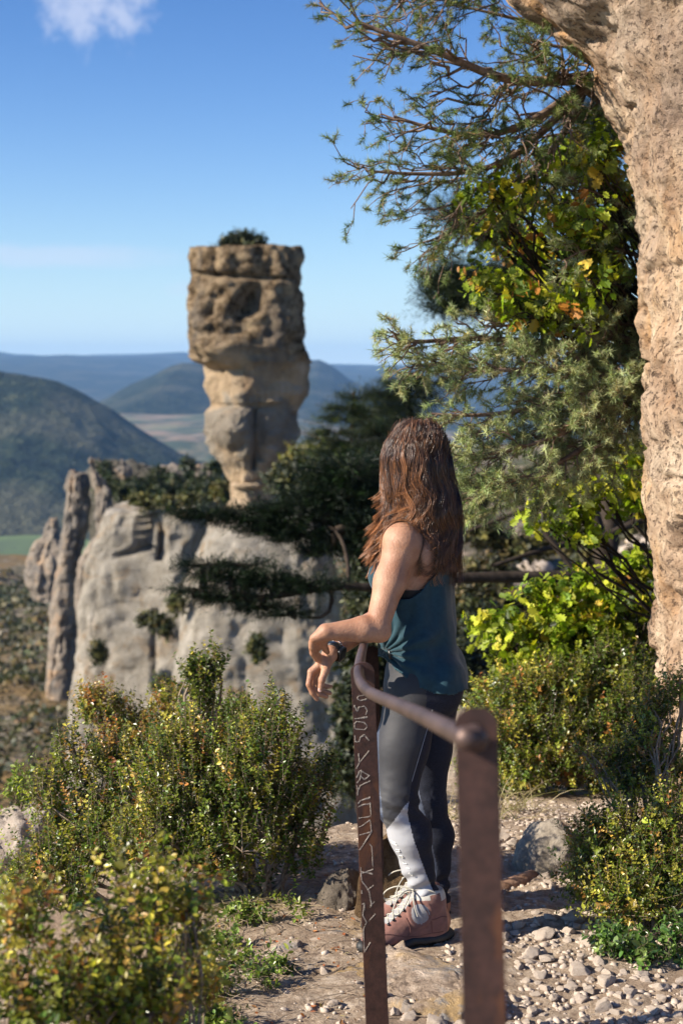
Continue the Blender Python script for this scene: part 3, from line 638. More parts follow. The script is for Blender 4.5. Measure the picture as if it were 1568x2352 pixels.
def shrub(name, blobs, base, n, K, L, size, label, cat='shrub', pal=BOXPAL, wts=(3, 4, 3, 2, 1, .5), tmpl=LEAF, mat=None, seed=1, up=.7, stems=True, group=None, spread=.7, shell=.45, woodr=.011, wood=None, gnd=None, jit=.22, crown='foliage', trunk='stems', droop=0.0, pairs=True, lonely=0):
    rng = np.random.default_rng(seed); b0 = np.asarray(base, float)
    root = empty(name, b0, label=label, cat=cat, group=group)
    pts, out, idx, B = blob_points(blobs, n, rng, shell)
    if gnd: k = pts[:, 2] > gh(pts[:, 0], pts[:, 1]) + .01; pts, out, idx = pts[k], out[k], idx[k]
    d = nrm(out * .55 + np.array([0, 0, up]) + rng.normal(0, .33, pts.shape)); LL = L * rng.uniform(.55, 1.25, len(pts))
    V, F, C = sprigs(pts, d, LL, K, size, tmpl, rng, pal, wts, spread, jit, pairs)
    obj(crown, mesh_np(crown, V, F, [mat or M_BOX], col=C), root)
    T = Tubes()
    if stems:
        nodes = []
        for c, s in B:
            q = wiggle(b0 + rng.normal(0, .02, 3) * [1, 1, 0], c, 9, .10, rng, -.06); T.add(q, np.linspace(woodr, woodr * .45, 9), 5); nodes += list(q[2:])
            for _ in range(5):
                e = c + nrm(rng.normal(0, 1, 3) + [0, 0, .4]) * s * .8; k = q[rng.integers(4, 9)]; q2 = wiggle(k, e, 6, .10, rng); T.add(q2, np.linspace(woodr * .5, woodr * .2, 6), 4); nodes += list(q2[1:])
        nodes = np.array(nodes); m = len(pts)
        near = np.array([nodes[np.argmin(((nodes - p_) ** 2).sum(1))] for p_ in pts[:min(m, 900)]])
        for a, e, dd, l in zip(near, pts, d, LL):
            T.add(np.array([a, (a + e) / 2 + rng.normal(0, .08, 3) * np.linalg.norm(e - a), e]), [woodr * .22, woodr * .17, woodr * .12], 3)
    for e, dd, l in list(zip(pts, d, LL))[:2600]: T.add(np.array([e, e + dd * l * .95]), [woodr * .11, woodr * .05], 3)
    obj(trunk, T.mesh(trunk, wood or M_TWIG), root)
    return root
def G(px, py, z):
    p = P(px, py, z); p[2] = ghs(p[0], p[1]); return p

if 'shrubs' not in SKIP:
    # big sunlit box shrub left of the path
    shrub('box_shrub', [(430, 1830, 4.85, 160, 130), (600, 1790, 4.8, 120, 130), (690, 1860, 4.9, 75, 90), (640, 1690, 4.85, 45, 75), (500, 1740, 4.9, 110, 70), (330, 1800, 5.0, 90, 90), (220, 1850, 5.0, 60, 110), (158, 1760, 5.0, 30, 80), (112, 1850, 5.0, 40, 80), (250, 1750, 5.0, 40, 50), (160, 1930, 5.0, 60, 60), (60, 2060, 4.9, 60, 60), (150, 2060, 4.8, 80, 50),
                        (560, 1940, 4.8, 120, 110), (400, 1960, 4.8, 150, 100), (250, 1960, 4.9, 100, 90), (110, 2010, 4.9, 80, 70), (735, 1800, 4.9, 32, 40), (425, 1690, 4.95, 20, 45), (700, 1970, 4.85, 50, 60)],
          G(620, 2085, 4.85), 2700, 20, .125, .0150, 'large sunlit olive green box shrub filling the left of the path edge', seed=3, up=1.5,  gnd=True, wts=(4, 5, 3, 1.6, .7, .35), woodr=.012, jit=.3)
    shrub('box_shrub', [(230, 1630, 6.4, 55, 45), (300, 1680, 6.4, 70, 50), (260, 1730, 6.4, 60, 40), (400, 1650, 6.4, 50, 55), (380, 1610, 6.5, 25, 28), (350, 1730, 6.4, 80, 60), (205, 1610, 6.4, 18, 18)],
          P(345, 1840, 6.3), 850, 12, .09, .017, 'reddish bronze box shrub standing against the pale cliff behind the large shrub', seed=5, wts=(1, 2, 3, 3, 2, 1.6), shell=.6)
    shrub('box_shrub', [(462, 1600, 6.0, 26, 75), (495, 1540, 6.0, 14, 38), (440, 1560, 6.0, 14, 28), (545, 1650, 6.2, 26, 30), (470, 1690, 6.1, 50, 40), (530, 1690, 6.2, 50, 40)],
          P(480, 1830, 6.0), 620, 14, .11, .018, 'tall narrow box shoot pointing up before the buttress', seed=6, up=1.5, wts=(5, 5, 2, 1, .3, .1))
    # out-of-focus yellow shrub close to the camera
    shrub('box_shrub', [(240, 2150, 2.7, 60, 36), (370, 2110, 2.75, 60, 36), (300, 2170, 2.7, 60, 34), (150, 2240, 2.6, 60, 30), (50, 2270, 2.5, 60, 26), (300, 2270, 2.6, 90, 46), (100, 2350, 2.5, 120, 50), (230, 2350, 2.6, 90, 46), (420, 2200, 2.8, 36, 34), (272, 2030, 2.75, 14, 50), (372, 2030, 2.75, 12, 44), (325, 2050, 2.75, 14, 34), (440, 2090, 2.75, 16, 20), (450, 2120, 2.8, 30, 28), (440, 2290, 2.9, 70, 60), (30, 2150, 2.6, 60, 60), (340, 2330, 2.6, 130, 60)],
          G(200, 2700, 2.5) - [0, 0, .1], 520, 13, .12, .0175, 'blurred yellow and orange box shrub nearest the camera at lower left', seed=8, up=1.2, wts=(2, 4, 5, 4.5, 1.8, .8), shell=.6, woodr=.007, jit=.3)
    GRN = [(.11, .17, .03), (.19, .25, .045), (.28, .33, .07), (.07, .11, .02)]
    # low creeping plants on the bank
    for i, (bl, bs, lab) in enumerate((([(430, 2140, 4.2, 90, 40), (500, 2110, 4.4, 60, 25), (560, 2080, 4.6, 60, 18), (380, 2200, 3.9, 90, 50)], (430, 2170, 4.2), 'bright green creeping plant in front of the big box shrub'),
                                       ([(600, 2230, 4.05, 40, 16), (560, 2190, 4.2, 45, 16), (650, 2215, 4.15, 25, 14)], (595, 2245, 4.05), 'small green sprouts on the dirt in the middle of the bank'),
                                       ([(450, 2290, 3.7, 90, 35), (380, 2330, 3.6, 90, 40), (520, 2330, 3.6, 50, 20)], (440, 2330, 3.65), 'low green plant at the bottom edge, right of the blurred shrub'),
                                       ([(470, 2220, 3.95, 60, 30), (350, 2270, 3.8, 90, 30)], (440, 2250, 3.9), 'green creeping plant on the bank behind the blurred shrub'),
                                       ([(690, 2120, 4.6, 22, 9), (655, 2096, 4.7, 25, 9)], (680, 2125, 4.6), 'tiny green weed at the edge of the flat slab'))):
        rngp = np.random.default_rng(40 + i); root = empty('creeping_plant', G(*bs), label=lab, cat='plant', group='low green plants on the bank')
        n = int(sum(b[3] * b[4] for b in bl) / 26); pts, out, idx, B = blob_points(bl, n, rngp, .5)
        pts[:, 2] = gh(pts[:, 0], pts[:, 1]) + rngp.uniform(.0, .05, n)
        V, F, C = sprigs(pts, nrm(rngp.normal(0, .6, (n, 3)) + [0, 0, .8]), .05 * rngp.uniform(.6, 1.5, n), 8, .017, LEAF, rngp, GRN, (3, 4, 3, 1), .7)
        obj('leaves', mesh_np('leaves', V, F, [M_BOX], col=C), root)
        T = Tubes()
        for q in pts[:200]: T.add(wiggle(q, q + rngp.normal(0, .07, 3) * [1, 1, .15], 4, .1, rngp), .0012, 3)
        obj('runner', T.mesh('runner', M_TWIG), root)
    # box thicket at the right, behind the path
    shrub('box_shrub', [(1180, 1640, 6.9, 80, 90), (1150, 1730, 6.7, 60, 70), (1270, 1600, 7.0, 90, 80), (1260, 1720, 6.8, 90, 90), (1200, 1800, 6.6, 70, 60), (1330, 1780, 6.7, 60, 50), (1110, 1640, 7.1, 40, 70), (1100, 1780, 6.9, 40, 80)],
          G(1210, 1880, 6.7), 2300, 12, .10, .019, 'dense box shrub behind the near railing post, between hip and wall', seed=11, wts=(3, 4, 4, 2, .8, .3), jit=.3, gnd=True)
    shrub('box_shrub', [(1400, 1560, 7.2, 100, 90), (1450, 1650, 7.0, 80, 90), (1380, 1700, 6.9, 80, 90), (1430, 1790, 6.7, 80, 70), (1330, 1500, 7.4, 80, 60), (1480, 1480, 7.4, 40, 80)],
          G(1410, 1880, 6.8), 2300, 12, .10, .019, 'deep green box shrub right under the rock wall foot', seed=12, wts=(5, 5, 3, 1, .3, .1), jit=.3, gnd=True)
    # right foreground shrubs
    shrub('box_shrub', [(1510, 1640, 4.9, 40, 60), (1480, 1720, 4.9, 55, 50), (1400, 1760, 4.9, 45, 30), (1540, 1780, 4.9, 40, 60), (1450, 1800, 4.9, 50, 40), (1560, 1590, 4.9, 25, 35), (1340, 1730, 4.9, 22, 14)],
          G(1530, 1960, 4.7), 640, 14, .085, .0135, 'thin wispy box shrub leaning before the wall at right', seed=14, wts=(3, 4, 3, 1.5, .8, .3), shell=.7, jit=.3)
    shrub('box_shrub', [(1430, 1930, 4.6, 85, 60), (1500, 1990, 4.55, 80, 70), (1380, 2010, 4.6, 70, 55), (1440, 2070, 4.5, 80, 50), (1350, 1950, 4.65, 30, 40), (1540, 1890, 4.6, 50, 60), (1345, 2065, 4.6, 30, 20), (1545, 2080, 4.5, 45, 70)],
          G(1480, 2190, 4.45), 1250, 17, .11, .0140, 'bushy yellow green box shrub over the right side of the gravel path', seed=15, wts=(3, 4, 4, 2.2, .8, .4), jit=.3, gnd=True)
    BB = [(.09, .17, .03), (.14, .24, .05), (.05, .10, .02), (.22, .30, .09)]
    shrub('broadleaf_shrub', [(1440, 2190, 4.3, 60, 50), (1500, 2230, 4.25, 70, 50), (1400, 2170, 4.35, 35, 30), (1545, 2170, 4.3, 40, 60)],
          G(1490, 2300, 4.25), 330, 9, .05, .021, 'low fresh green shrub with rounded leaves at the foot of the right bush', pal=BB, wts=(4, 3, 3, 1), seed=16, gnd=True, up=.4, jit=.25)
    T = None
    # climbing vine at the left edge
    shrub('vine', [(40, 1830, 5.9, 18, 60), (30, 1900, 5.9, 28, 30), (60, 1790, 5.9, 14, 18)], P(32, 1990, 5.9), 70, 7, .06, .022, 'thin bright green vine rising over the boulder at the left edge', cat='vine', pal=GRN, wts=(1, 3, 4, 0), seed=17, up=1.0, woodr=.004)
    # oaks: yellow-green lobed leaves
    OP = [(.20, .26, .02), (.33, .38, .03), (.46, .45, .04), (.52, .38, .05), (.46, .20, .04), (.10, .15, .02)]
    ro = np.random.default_rng(210); ob = []
    while len(ob) < 46:
        a = ro.uniform(1060, 1460); b = ro.uniform(320, 735)
        if ((a - 1275) / 210) ** 2 + ((b - 540) / 215) ** 2 > 1 or (b < 430 and a < 1190): continue
        ob.append((a, b, ro.uniform(5.9, 7.1), ro.uniform(18, 44), ro.uniform(12, 26)))
    shrub('oak_tree', ob, P(1660, 830, 7.4), 680, 7, .12, .048, 'yellow green oak with orange tinged leaves below the pine boughs', cat='oak', pal=OP, wts=(4, 5, 3.4, 1.4, .9, 3), tmpl=OAK, mat=M_OAKL, seed=21, up=.2, wood=M_DARKB, woodr=.014, spread=.75, crown='leaves', trunk='branches', pairs=False, shell=.6)
    shrub('oak_bush', [(1400, 1140, 6.9, 70, 30), (1300, 1160, 6.9, 60, 30), (1240, 1200, 6.9, 35, 22), (1450, 1080, 7.0, 40, 30), (1340, 1220, 6.9, 60, 18), (1460, 1130, 7, 30, 30)],
          P(1620, 1500, 7.6), 130, 7, .11, .055, 'bright green oak spray jutting from the wall at head height', cat='oak', pal=OP, wts=(4, 5, 4, .6, .3, .5), tmpl=OAK, mat=M_OAKL, seed=22, up=.2, wood=M_DARKB, woodr=.014, crown='leaves', trunk='branches', pairs=False, group='low oak sprays by the wall')
    shrub('oak_bush', [(1220, 1400, 7.4, 50, 40), (1300, 1370, 7.4, 70, 40), (1400, 1350, 7.4, 70, 40), (1280, 1450, 7.3, 70, 40), (1180, 1490, 7.3, 50, 40), (1200, 1560, 7.2, 60, 40), (1470, 1330, 7.4, 40, 40), (1130, 1440, 7.4, 40, 30), (1350, 1480, 7.3, 70, 50), (1440, 1420, 7.3, 60, 40), (1270, 1540, 7.2, 60, 30)],
          P(1350, 1800, 7.8), 560, 7, .10, .05, 'sunlit lime green oak bush above the box thicket', cat='oak', pal=OP, wts=(5, 6, 4, .5, .2, 1), tmpl=OAK, mat=M_OAKL, seed=23, up=.3, wood=M_DARKB, woodr=.014, crown='leaves', trunk='branches', pairs=False, group='low oak sprays by the wall')

# ---------------------------------------------------------------- pines
NP = np.array
def poly(pts):
    q = NP([P(*a) for a in pts]); s = np.r_[0, np.cumsum(np.linalg.norm(np.diff(q, axis=0), axis=1))]
    n = max(6, int(s[-1] / .09)); t = np.linspace(0, s[-1], n); r = np.stack([np.interp(t, s, q[:, i]) for i in range(3)], -1)
    for _ in range(2): r[1:-1] = (r[:-2] + 2 * r[1:-1] + r[2:]) / 4
    return r
def grow(T, tufts, q, r0, lens, dens, rng, tip=.0, droop=(-.1, -.1, 0), flat=.35, lead=.75, twr=.0016, skip0=.0, bare=.0, wig=.16):
    """recursive twigs: lens = child length per level, dens = children per metre per level"""
    def rec(q, L, lvl, rr):
        s = np.r_[0, np.cumsum(np.linalg.norm(np.diff(q, axis=0), axis=1))]; tot = s[-1]
        if lvl == len(lens):
            d = q[-1] - q[-2]; tufts.append((q[-1], d / max(1e-6, np.linalg.norm(d)), 1.0))
            tufts.append((q[-2] * .4 + q[-1] * .6, d / max(1e-6, np.linalg.norm(d)), .9))
            if rng.random() < .6: tufts.append((q[-2] * .8 + q[-1] * .2, d / max(1e-6, np.linalg.norm(d)), .8))
            return
        n = max(1, int(tot * dens[lvl] * rng.uniform(.8, 1.2)))
        for i in range(n):
            u = skip0 + (1 - skip0) * (i + rng.random()) / n if lvl == 0 else .2 + .8 * (i + rng.random()) / n
            p = NP([np.interp(u * tot, s, q[:, k]) for k in range(3)]); p1 = NP([np.interp(min(tot, u * tot + .02), s, q[:, k]) for k in range(3)]); p0 = NP([np.interp(max(0, u * tot - .02), s, q[:, k]) for k in range(3)])
            t = p1 - p0; t /= max(1e-6, np.linalg.norm(t)); side = rng.normal(0, 1, 3); side -= side @ t * t; side[2] *= flat; side /= np.linalg.norm(side)
            d = t * lead + side * (1 - lead) * 1.6; d[2] += droop[lvl] + rng.normal(0, .12); d /= np.linalg.norm(d)
            l = lens[lvl] * (1.05 - .65 * u if lvl == 0 else 1 - .4 * u) * rng.uniform(.6, 1.2)
            if lvl == 0 and rng.random() < bare: l *= .5
            e = p + d * l; m = 6 if lvl < 1 else (4 if lvl == 1 else 3); c = wiggle(p, e, m, wig, rng); r = rr * (.45 if lvl == 0 else .55)
            T.add(c, np.linspace(max(r, twr), max(r * .4, twr * .7), m), 4 if lvl == 0 else 3); rec(c, l, lvl + 1, r)
    T.add(q, np.linspace(r0, r0 * .22, len(q)), 7); rec(q, 0, 0, r0 * .5)
def needles(tufts, n, L, w, rng, pal, wts, name, mat, spread=.9, back=.045):
    pos = NP([t[0] for t in tufts]); d = NP([t[1] for t in tufts]); s = NP([t[2] for t in tufts]); m = len(pos)
    u = rng.random((m, n)); p = pos[:, None] - d[:, None] * (u * back)[..., None]
    dd = nrm(d[:, None] * .65 + nrm(rng.normal(0, 1, (m, n, 3))) * spread).reshape(-1, 3)
    M = frames(dd, rng.normal(0, 1, (m * n, 3))); l = (L * s[:, None] * rng.uniform(.7, 1.15, (m, n))).ravel()
    V, F = instance(NEEDLE[0], NEEDLE[1], p.reshape(-1, 3), M, np.stack([np.full(m * n, w / .02), l, l], -1))
    c = np.repeat(tint(rng, m, pal, wts, .2), n, 0) * (1 + .15 * rng.standard_normal((m * n, 1)))
    return mesh_np(name, V, F, [mat], col=np.repeat(np.clip(c, .003, 1), 3, 0))
NPAL = [(.075, .115, .035), (.14, .18, .055), (.21, .24, .08), (.22, .17, .05)]
def pine(root_label, limbs, base, trunk_top, tr, seed, lens, dens, nn, nl, nw, pal=NPAL, wts=(3, 4, 2, .6), bark=None, group=None, name='pine_tree', twr=.0016, **k):
    rng = np.random.default_rng(seed); root = empty(name, base, label=root_label, cat='pine tree', group=group)
    T0 = Tubes(); q = wiggle(base, trunk_top, 14, .05, rng); T0.add(q, np.linspace(tr, tr * .35, 14), 12, cap=True); obj('trunk', T0.mesh('trunk', bark or M_PINEB), root)
    T = Tubes(); tufts = []
    for pts, r0, *o in limbs:
        kk = dict(k); kk.update(o[0] if o else {})
        ln = kk.pop('lens', lens); dn = kk.pop('dens', dens)
        lq = poly([(a_, b_, c_ * .84) for a_, b_, c_ in pts]); j = q[np.argmin(np.abs(q[:, 2] - lq[0][2]))]
        if np.linalg.norm(j - lq[0]) > .3 and not kk.pop('free', False): T.add(np.array([j, (j + lq[0]) / 2, lq[0]]), [r0 * 1.3, r0 * 1.1, r0], 7)
        kk.pop('free', None)
        grow(T, tufts, lq, r0, ln, dn, rng, twr=twr, **kk)
    obj('branches', T.mesh('branches', bark or M_PINEB), root)
    obj('needles', needles(tufts, nn, nl, nw, rng, pal, wts, 'needles', M_NEEDLE), root)
    print(root_label[:30], 'tufts', len(tufts)); return root
if 'pines' not in SKIP:
    # pine whose long boughs reach across the top
    up = [([(1430, 172, 8.0), (1360, 178, 7.6), (1270, 186, 7.3), (1200, 190, 7.1), (1130, 178, 7.0), (1060, 145, 6.9), (990, 108, 6.9), (900, 85, 6.8), (850, 66, 6.8), (815, 48, 6.8)], .036, dict(droop=(.02, .0, .0), skip0=.12)),
          ([(1360, 180, 7.6), (1290, 235, 7.4), (1220, 280, 7.2), (1130, 318, 7.1), (1040, 310, 7.0), (950, 285, 6.9), (930, 276, 6.9), (905, 268, 6.9)], .026, dict(droop=(-.05, -.05, 0), skip0=.1)),
          ([(1340, 200, 7.6), (1260, 290, 7.5), (1170, 370, 7.3), (1080, 400, 7.2), (980, 400, 7.1), (920, 400, 7.1), (865, 396, 7.0), (840, 392, 7.0)], .022, dict(droop=(-.12, -.05, 0), skip0=.1)),
          ([(1350, 190, 7.8), (1290, 320, 7.7), (1200, 430, 7.5), (1110, 490, 7.4), (1020, 530, 7.3), (1000, 560, 7.3), (980, 556, 7.2)], .020, dict(droop=(-.15, -.05, 0), skip0=.15)),
          ([(1380, 40, 8.2), (1300, 60, 8.1), (1220, 55, 8.0), (1140, 30, 7.9), (1060, 20, 7.9), (1000, -10, 7.9)], .016, dict(droop=(.0, -.05, 0), skip0=.1, lens=(.40, .18, .08))),
          ([(1360, 100, 8.4), (1280, 115, 8.3), (1210, 95, 8.2), (1150, 60, 8.1)], .013, dict(skip0=.1, lens=(.36, .16, .07))),
          ([(1200, -60, 7.6), (1050, -40, 7.4), (970, -20, 7.3), (900, 0, 7.2)], .02, dict(skip0=.1)),
          ([(1180, 345, 7.4), (1130, 410, 7.3), (1060, 460, 7.2), (1000, 500, 7.1), (950, 480, 7.1)], .010, dict(free=True, lens=(.30, .14, .07), droop=(-.2, -.05, 0)))]
    pine('tall pine with long half bare boughs reaching left across the sky', up, P(1640, 1950, 9.2), P(1600, -350, 9.0), .17, 101, (.50, .20, .085), (17, 15, 14), 28, .034, .0013, wts=(3, 5, 3, .8), lead=.72, flat=.6, wig=.22)
    # grey-green boughs right behind the head, needles lightened to replace blocked sunlight
    lo = [([(1560, 880, 8.2), (1440, 820, 7.8), (1300, 790, 7.5), (1160, 780, 7.3), (1040, 775, 7.1), (965, 790, 7.0), (920, 786, 6.9)], .03),
          ([(1560, 860, 8.0), (1430, 770, 7.6), (1320, 745, 7.4), (1200, 745, 7.3), (1120, 750, 7.2)], .022),
          ([(1520, 900, 7.8), (1400, 860, 7.4), (1280, 850, 7.2), (1150, 850, 7.1), (1040, 850, 7.0), (950, 835, 7.0)], .022),
          ([(1500, 880, 7.6), (1380, 900, 7.3), (1270, 930, 7.1), (1150, 950, 7.0), (1060, 960, 6.9), (990, 950, 6.9)], .022),
          ([(1480, 900, 7.6), (1360, 960, 7.2), (1260, 1010, 7.0), (1160, 1040, 6.9), (1080, 1050, 6.9)], .020),
          ([(1450, 950, 7.5), (1350, 1020, 7.2), (1260, 1080, 7.0), (1180, 1110, 6.9), (1090, 1120, 6.9)], .018),
          ([(1540, 840, 8.2), (1470, 780, 8.0), (1400, 740, 7.9), (1330, 720, 7.8)], .018),
          ([(1480, 560, 7.6), (1430, 470, 7.4), (1380, 440, 7.3), (1330, 430, 7.2)], .012, dict(lens=(.24, .12, .06))),
          ([(1490, 600, 7.6), (1400, 560, 7.3), (1330, 570, 7.2), (1290, 600, 7.1)], .012, dict(lens=(.22, .12, .06)))]
    pine('pine with dense sunlit grey green boughs behind the hiker head', lo, P(1680, 1900, 9.4), P(1660, 300, 9.2), .16, 103, (.30, .17, .075), (32, 24, 20), 24, .036, .0014, wts=(2, 5, 4, .6), pal=[(.17, .215, .085), (.29, .33, .14), (.42, .44, .21), (.32, .26, .12)], lead=.72, flat=.8, droop=(-.10, -.02, .02))
SHADEPAL = [(.014, .022, .010), (.024, .036, .014), (.040, .052, .020)]  # near-black needle colours stand in for the shade on these pines
def cloudpine(label, blobs, base, top, tr, seed, n, L, sz, limbs=(), flatd=False, pal=SHADEPAL, wts=(4, 4, 1.5), group=None, z=None, nK=18):
    """A pine seen from afar: flat plates of needle tufts on limbs"""
    rng = np.random.default_rng(seed); root = empty('pine_tree', base, label=label, cat='pine tree', group=group)
    T = Tubes(); q = wiggle(base, top, 12, .04, rng); T.add(q, np.linspace(tr, tr * .3, 12), 9, cap=True); obj('trunk', T.mesh('trunk', M_DARKB), root)
    pts, out, idx, B = blob_points(blobs, n, rng, .7); T = Tubes()
    for pl, r0 in limbs: lq = poly(pl); T.add(lq, np.linspace(r0, r0 * .35, len(lq)), 7)
    for c, s in B:
        j = q[np.argmin(((q - c) ** 2).sum(1) + 1e9 * (q[:, 2] > c[2] + .2))] if not limbs else None
        if j is None: cand = np.concatenate([poly(pl) for pl, r0 in limbs] + [q]); j = cand[np.argmin(((cand - c) ** 2).sum(1))]
        T.add(wiggle(j, c, 8, .08, rng), np.linspace(tr * .3, tr * .12, 8), 5)
        for _ in range(6): e = c + nrm(rng.normal(0, 1, 3)) * s * .85; T.add(wiggle(c, e, 5, .1, rng), np.linspace(tr * .12, tr * .04, 5), 4)
    obj('branches', T.mesh('branches', M_DARKB), root)
    d = nrm(out * .6 + np.array([0, 0, .55]) + rng.normal(0, .4, pts.shape)) if not flatd else nrm(out * [1.0, 1.0, .2] + np.array([-.25, 0, .12]) + rng.normal(0, .35, pts.shape) * [1, 1, .5])
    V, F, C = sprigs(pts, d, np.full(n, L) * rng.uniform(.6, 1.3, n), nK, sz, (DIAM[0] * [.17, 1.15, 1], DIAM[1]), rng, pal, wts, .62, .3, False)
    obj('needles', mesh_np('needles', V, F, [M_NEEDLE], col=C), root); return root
if 'far' not in SKIP:
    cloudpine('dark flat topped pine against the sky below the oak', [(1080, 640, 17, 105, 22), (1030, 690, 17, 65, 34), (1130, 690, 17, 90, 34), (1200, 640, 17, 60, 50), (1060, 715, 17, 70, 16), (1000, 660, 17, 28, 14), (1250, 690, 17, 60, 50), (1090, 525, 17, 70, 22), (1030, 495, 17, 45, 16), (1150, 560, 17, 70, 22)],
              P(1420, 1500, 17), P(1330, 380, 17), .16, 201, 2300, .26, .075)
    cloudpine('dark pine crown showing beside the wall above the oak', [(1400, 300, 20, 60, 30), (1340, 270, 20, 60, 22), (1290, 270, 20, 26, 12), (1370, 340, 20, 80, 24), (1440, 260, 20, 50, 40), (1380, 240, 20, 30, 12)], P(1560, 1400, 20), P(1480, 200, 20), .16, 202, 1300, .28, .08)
    DEEPSHADEPAL = [(.006, .013, .006), (.010, .022, .008), (.020, .038, .011)]  # needle green darkened in place of shade over the spreading pine
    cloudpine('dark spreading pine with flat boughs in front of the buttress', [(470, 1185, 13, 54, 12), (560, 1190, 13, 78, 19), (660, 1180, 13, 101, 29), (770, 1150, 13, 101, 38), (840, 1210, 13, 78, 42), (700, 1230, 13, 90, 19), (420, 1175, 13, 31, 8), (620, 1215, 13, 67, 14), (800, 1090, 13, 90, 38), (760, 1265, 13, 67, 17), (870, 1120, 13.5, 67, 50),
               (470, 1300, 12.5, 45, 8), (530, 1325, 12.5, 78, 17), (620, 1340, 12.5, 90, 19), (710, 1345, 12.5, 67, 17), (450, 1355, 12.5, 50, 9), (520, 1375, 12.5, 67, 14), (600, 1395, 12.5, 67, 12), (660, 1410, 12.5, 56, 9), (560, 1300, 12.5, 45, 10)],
              P(1500, 1900, 13.5), P(1250, 900, 14), .17, 203, 4600, .22, .052, flatd=True, pal=DEEPSHADEPAL, nK=18,
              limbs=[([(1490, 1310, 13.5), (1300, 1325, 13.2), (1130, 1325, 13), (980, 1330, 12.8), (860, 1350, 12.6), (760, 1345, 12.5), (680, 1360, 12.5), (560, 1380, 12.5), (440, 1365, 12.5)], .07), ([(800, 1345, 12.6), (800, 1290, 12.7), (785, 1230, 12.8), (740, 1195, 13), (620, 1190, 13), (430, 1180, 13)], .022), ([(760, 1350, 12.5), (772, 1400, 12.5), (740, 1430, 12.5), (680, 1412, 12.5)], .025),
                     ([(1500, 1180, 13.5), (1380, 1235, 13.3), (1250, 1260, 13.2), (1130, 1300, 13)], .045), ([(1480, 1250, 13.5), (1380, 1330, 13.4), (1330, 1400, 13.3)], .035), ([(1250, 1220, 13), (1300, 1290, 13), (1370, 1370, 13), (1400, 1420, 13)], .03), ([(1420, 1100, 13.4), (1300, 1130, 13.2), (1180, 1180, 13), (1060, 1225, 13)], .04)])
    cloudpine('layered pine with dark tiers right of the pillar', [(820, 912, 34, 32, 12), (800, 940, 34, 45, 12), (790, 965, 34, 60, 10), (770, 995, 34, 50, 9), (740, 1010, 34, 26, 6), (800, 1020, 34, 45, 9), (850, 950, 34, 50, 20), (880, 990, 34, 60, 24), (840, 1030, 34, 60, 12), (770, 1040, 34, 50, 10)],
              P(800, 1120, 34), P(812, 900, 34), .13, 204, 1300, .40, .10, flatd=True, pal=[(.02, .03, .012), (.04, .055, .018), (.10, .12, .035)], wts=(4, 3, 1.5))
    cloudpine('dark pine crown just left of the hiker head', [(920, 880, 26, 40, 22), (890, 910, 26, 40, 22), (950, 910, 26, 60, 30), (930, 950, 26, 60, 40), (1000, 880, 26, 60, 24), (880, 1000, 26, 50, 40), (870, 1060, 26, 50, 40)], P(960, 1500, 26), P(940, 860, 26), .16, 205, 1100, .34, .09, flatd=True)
    # dark bushes beyond
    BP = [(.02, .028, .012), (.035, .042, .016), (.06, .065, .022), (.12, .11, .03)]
    def far_bush(blobs, base, n, L, sz, label, seed, pal=BP, wts=(4, 4, 2, 1), group='bushes beyond the path', K=9):
        return shrub('bush', blobs, base, n, K, L, sz, label, cat='bush', pal=pal, wts=wts, tmpl=DIAM, mat=M_NEEDLE, seed=seed, woodr=.02, wood=M_DARKB, group=group, up=.5, pairs=False, shell=.6)
    far_bush([(740, 1080, 38, 70, 22), (680, 1118, 38, 36, 26), (800, 1080, 36, 80, 40), (700, 1120, 38, 90, 36), (860, 1100, 34, 60, 50)], P(740, 1190, 38), 1700, .5, .14, 'dark green thicket at the right foot of the pillar', 301)
    far_bush([(740, 1048, 44, 30, 12), (860, 1065, 40, 40, 12), (790, 1060, 42, 30, 10), (690, 1062, 44, 30, 12)], P(780, 1120, 42), 420, .5, .16, 'yellowish bush lit by the sun behind the dark thicket', 302, pal=[(.10, .11, .03), (.20, .19, .04), (.28, .22, .05)], wts=(2, 3, 1))
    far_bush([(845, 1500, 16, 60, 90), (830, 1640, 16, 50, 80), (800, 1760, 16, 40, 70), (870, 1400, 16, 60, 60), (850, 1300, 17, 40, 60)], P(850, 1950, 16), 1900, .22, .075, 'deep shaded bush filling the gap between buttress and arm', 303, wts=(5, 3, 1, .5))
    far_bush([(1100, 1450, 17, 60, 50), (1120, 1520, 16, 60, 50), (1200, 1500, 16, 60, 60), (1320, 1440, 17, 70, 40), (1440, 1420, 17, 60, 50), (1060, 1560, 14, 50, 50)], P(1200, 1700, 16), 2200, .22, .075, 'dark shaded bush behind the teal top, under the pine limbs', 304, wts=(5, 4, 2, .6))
    far_bush([(1100, 1230, 30, 60, 26), (1200, 1270, 30, 70, 20), (1330, 1240, 30, 80, 24), (1440, 1200, 30, 60, 26)], P(1250, 1330, 30), 900, .4, .12, 'brownish bush on the hillside seen beneath the pines', 305, pal=[(.06, .06, .02), (.12, .11, .035), (.18, .15, .05), (.04, .045, .018)])
    far_bush([(1120, 1330, 20, 50, 30), (1180, 1400, 18, 60, 26), (1300, 1350, 22, 40, 14), (1090, 1400, 18, 40, 40), (1370, 1290, 24, 50, 14), (1470, 1300, 22, 40, 24)], P(1200, 1480, 19), 1500, .24, .08, 'mixed olive and brown bush below the crossing limbs', 308, pal=[(.03, .034, .014), (.07, .07, .025), (.13, .10, .04), (.20, .14, .05)], wts=(3, 3, 2, 1))
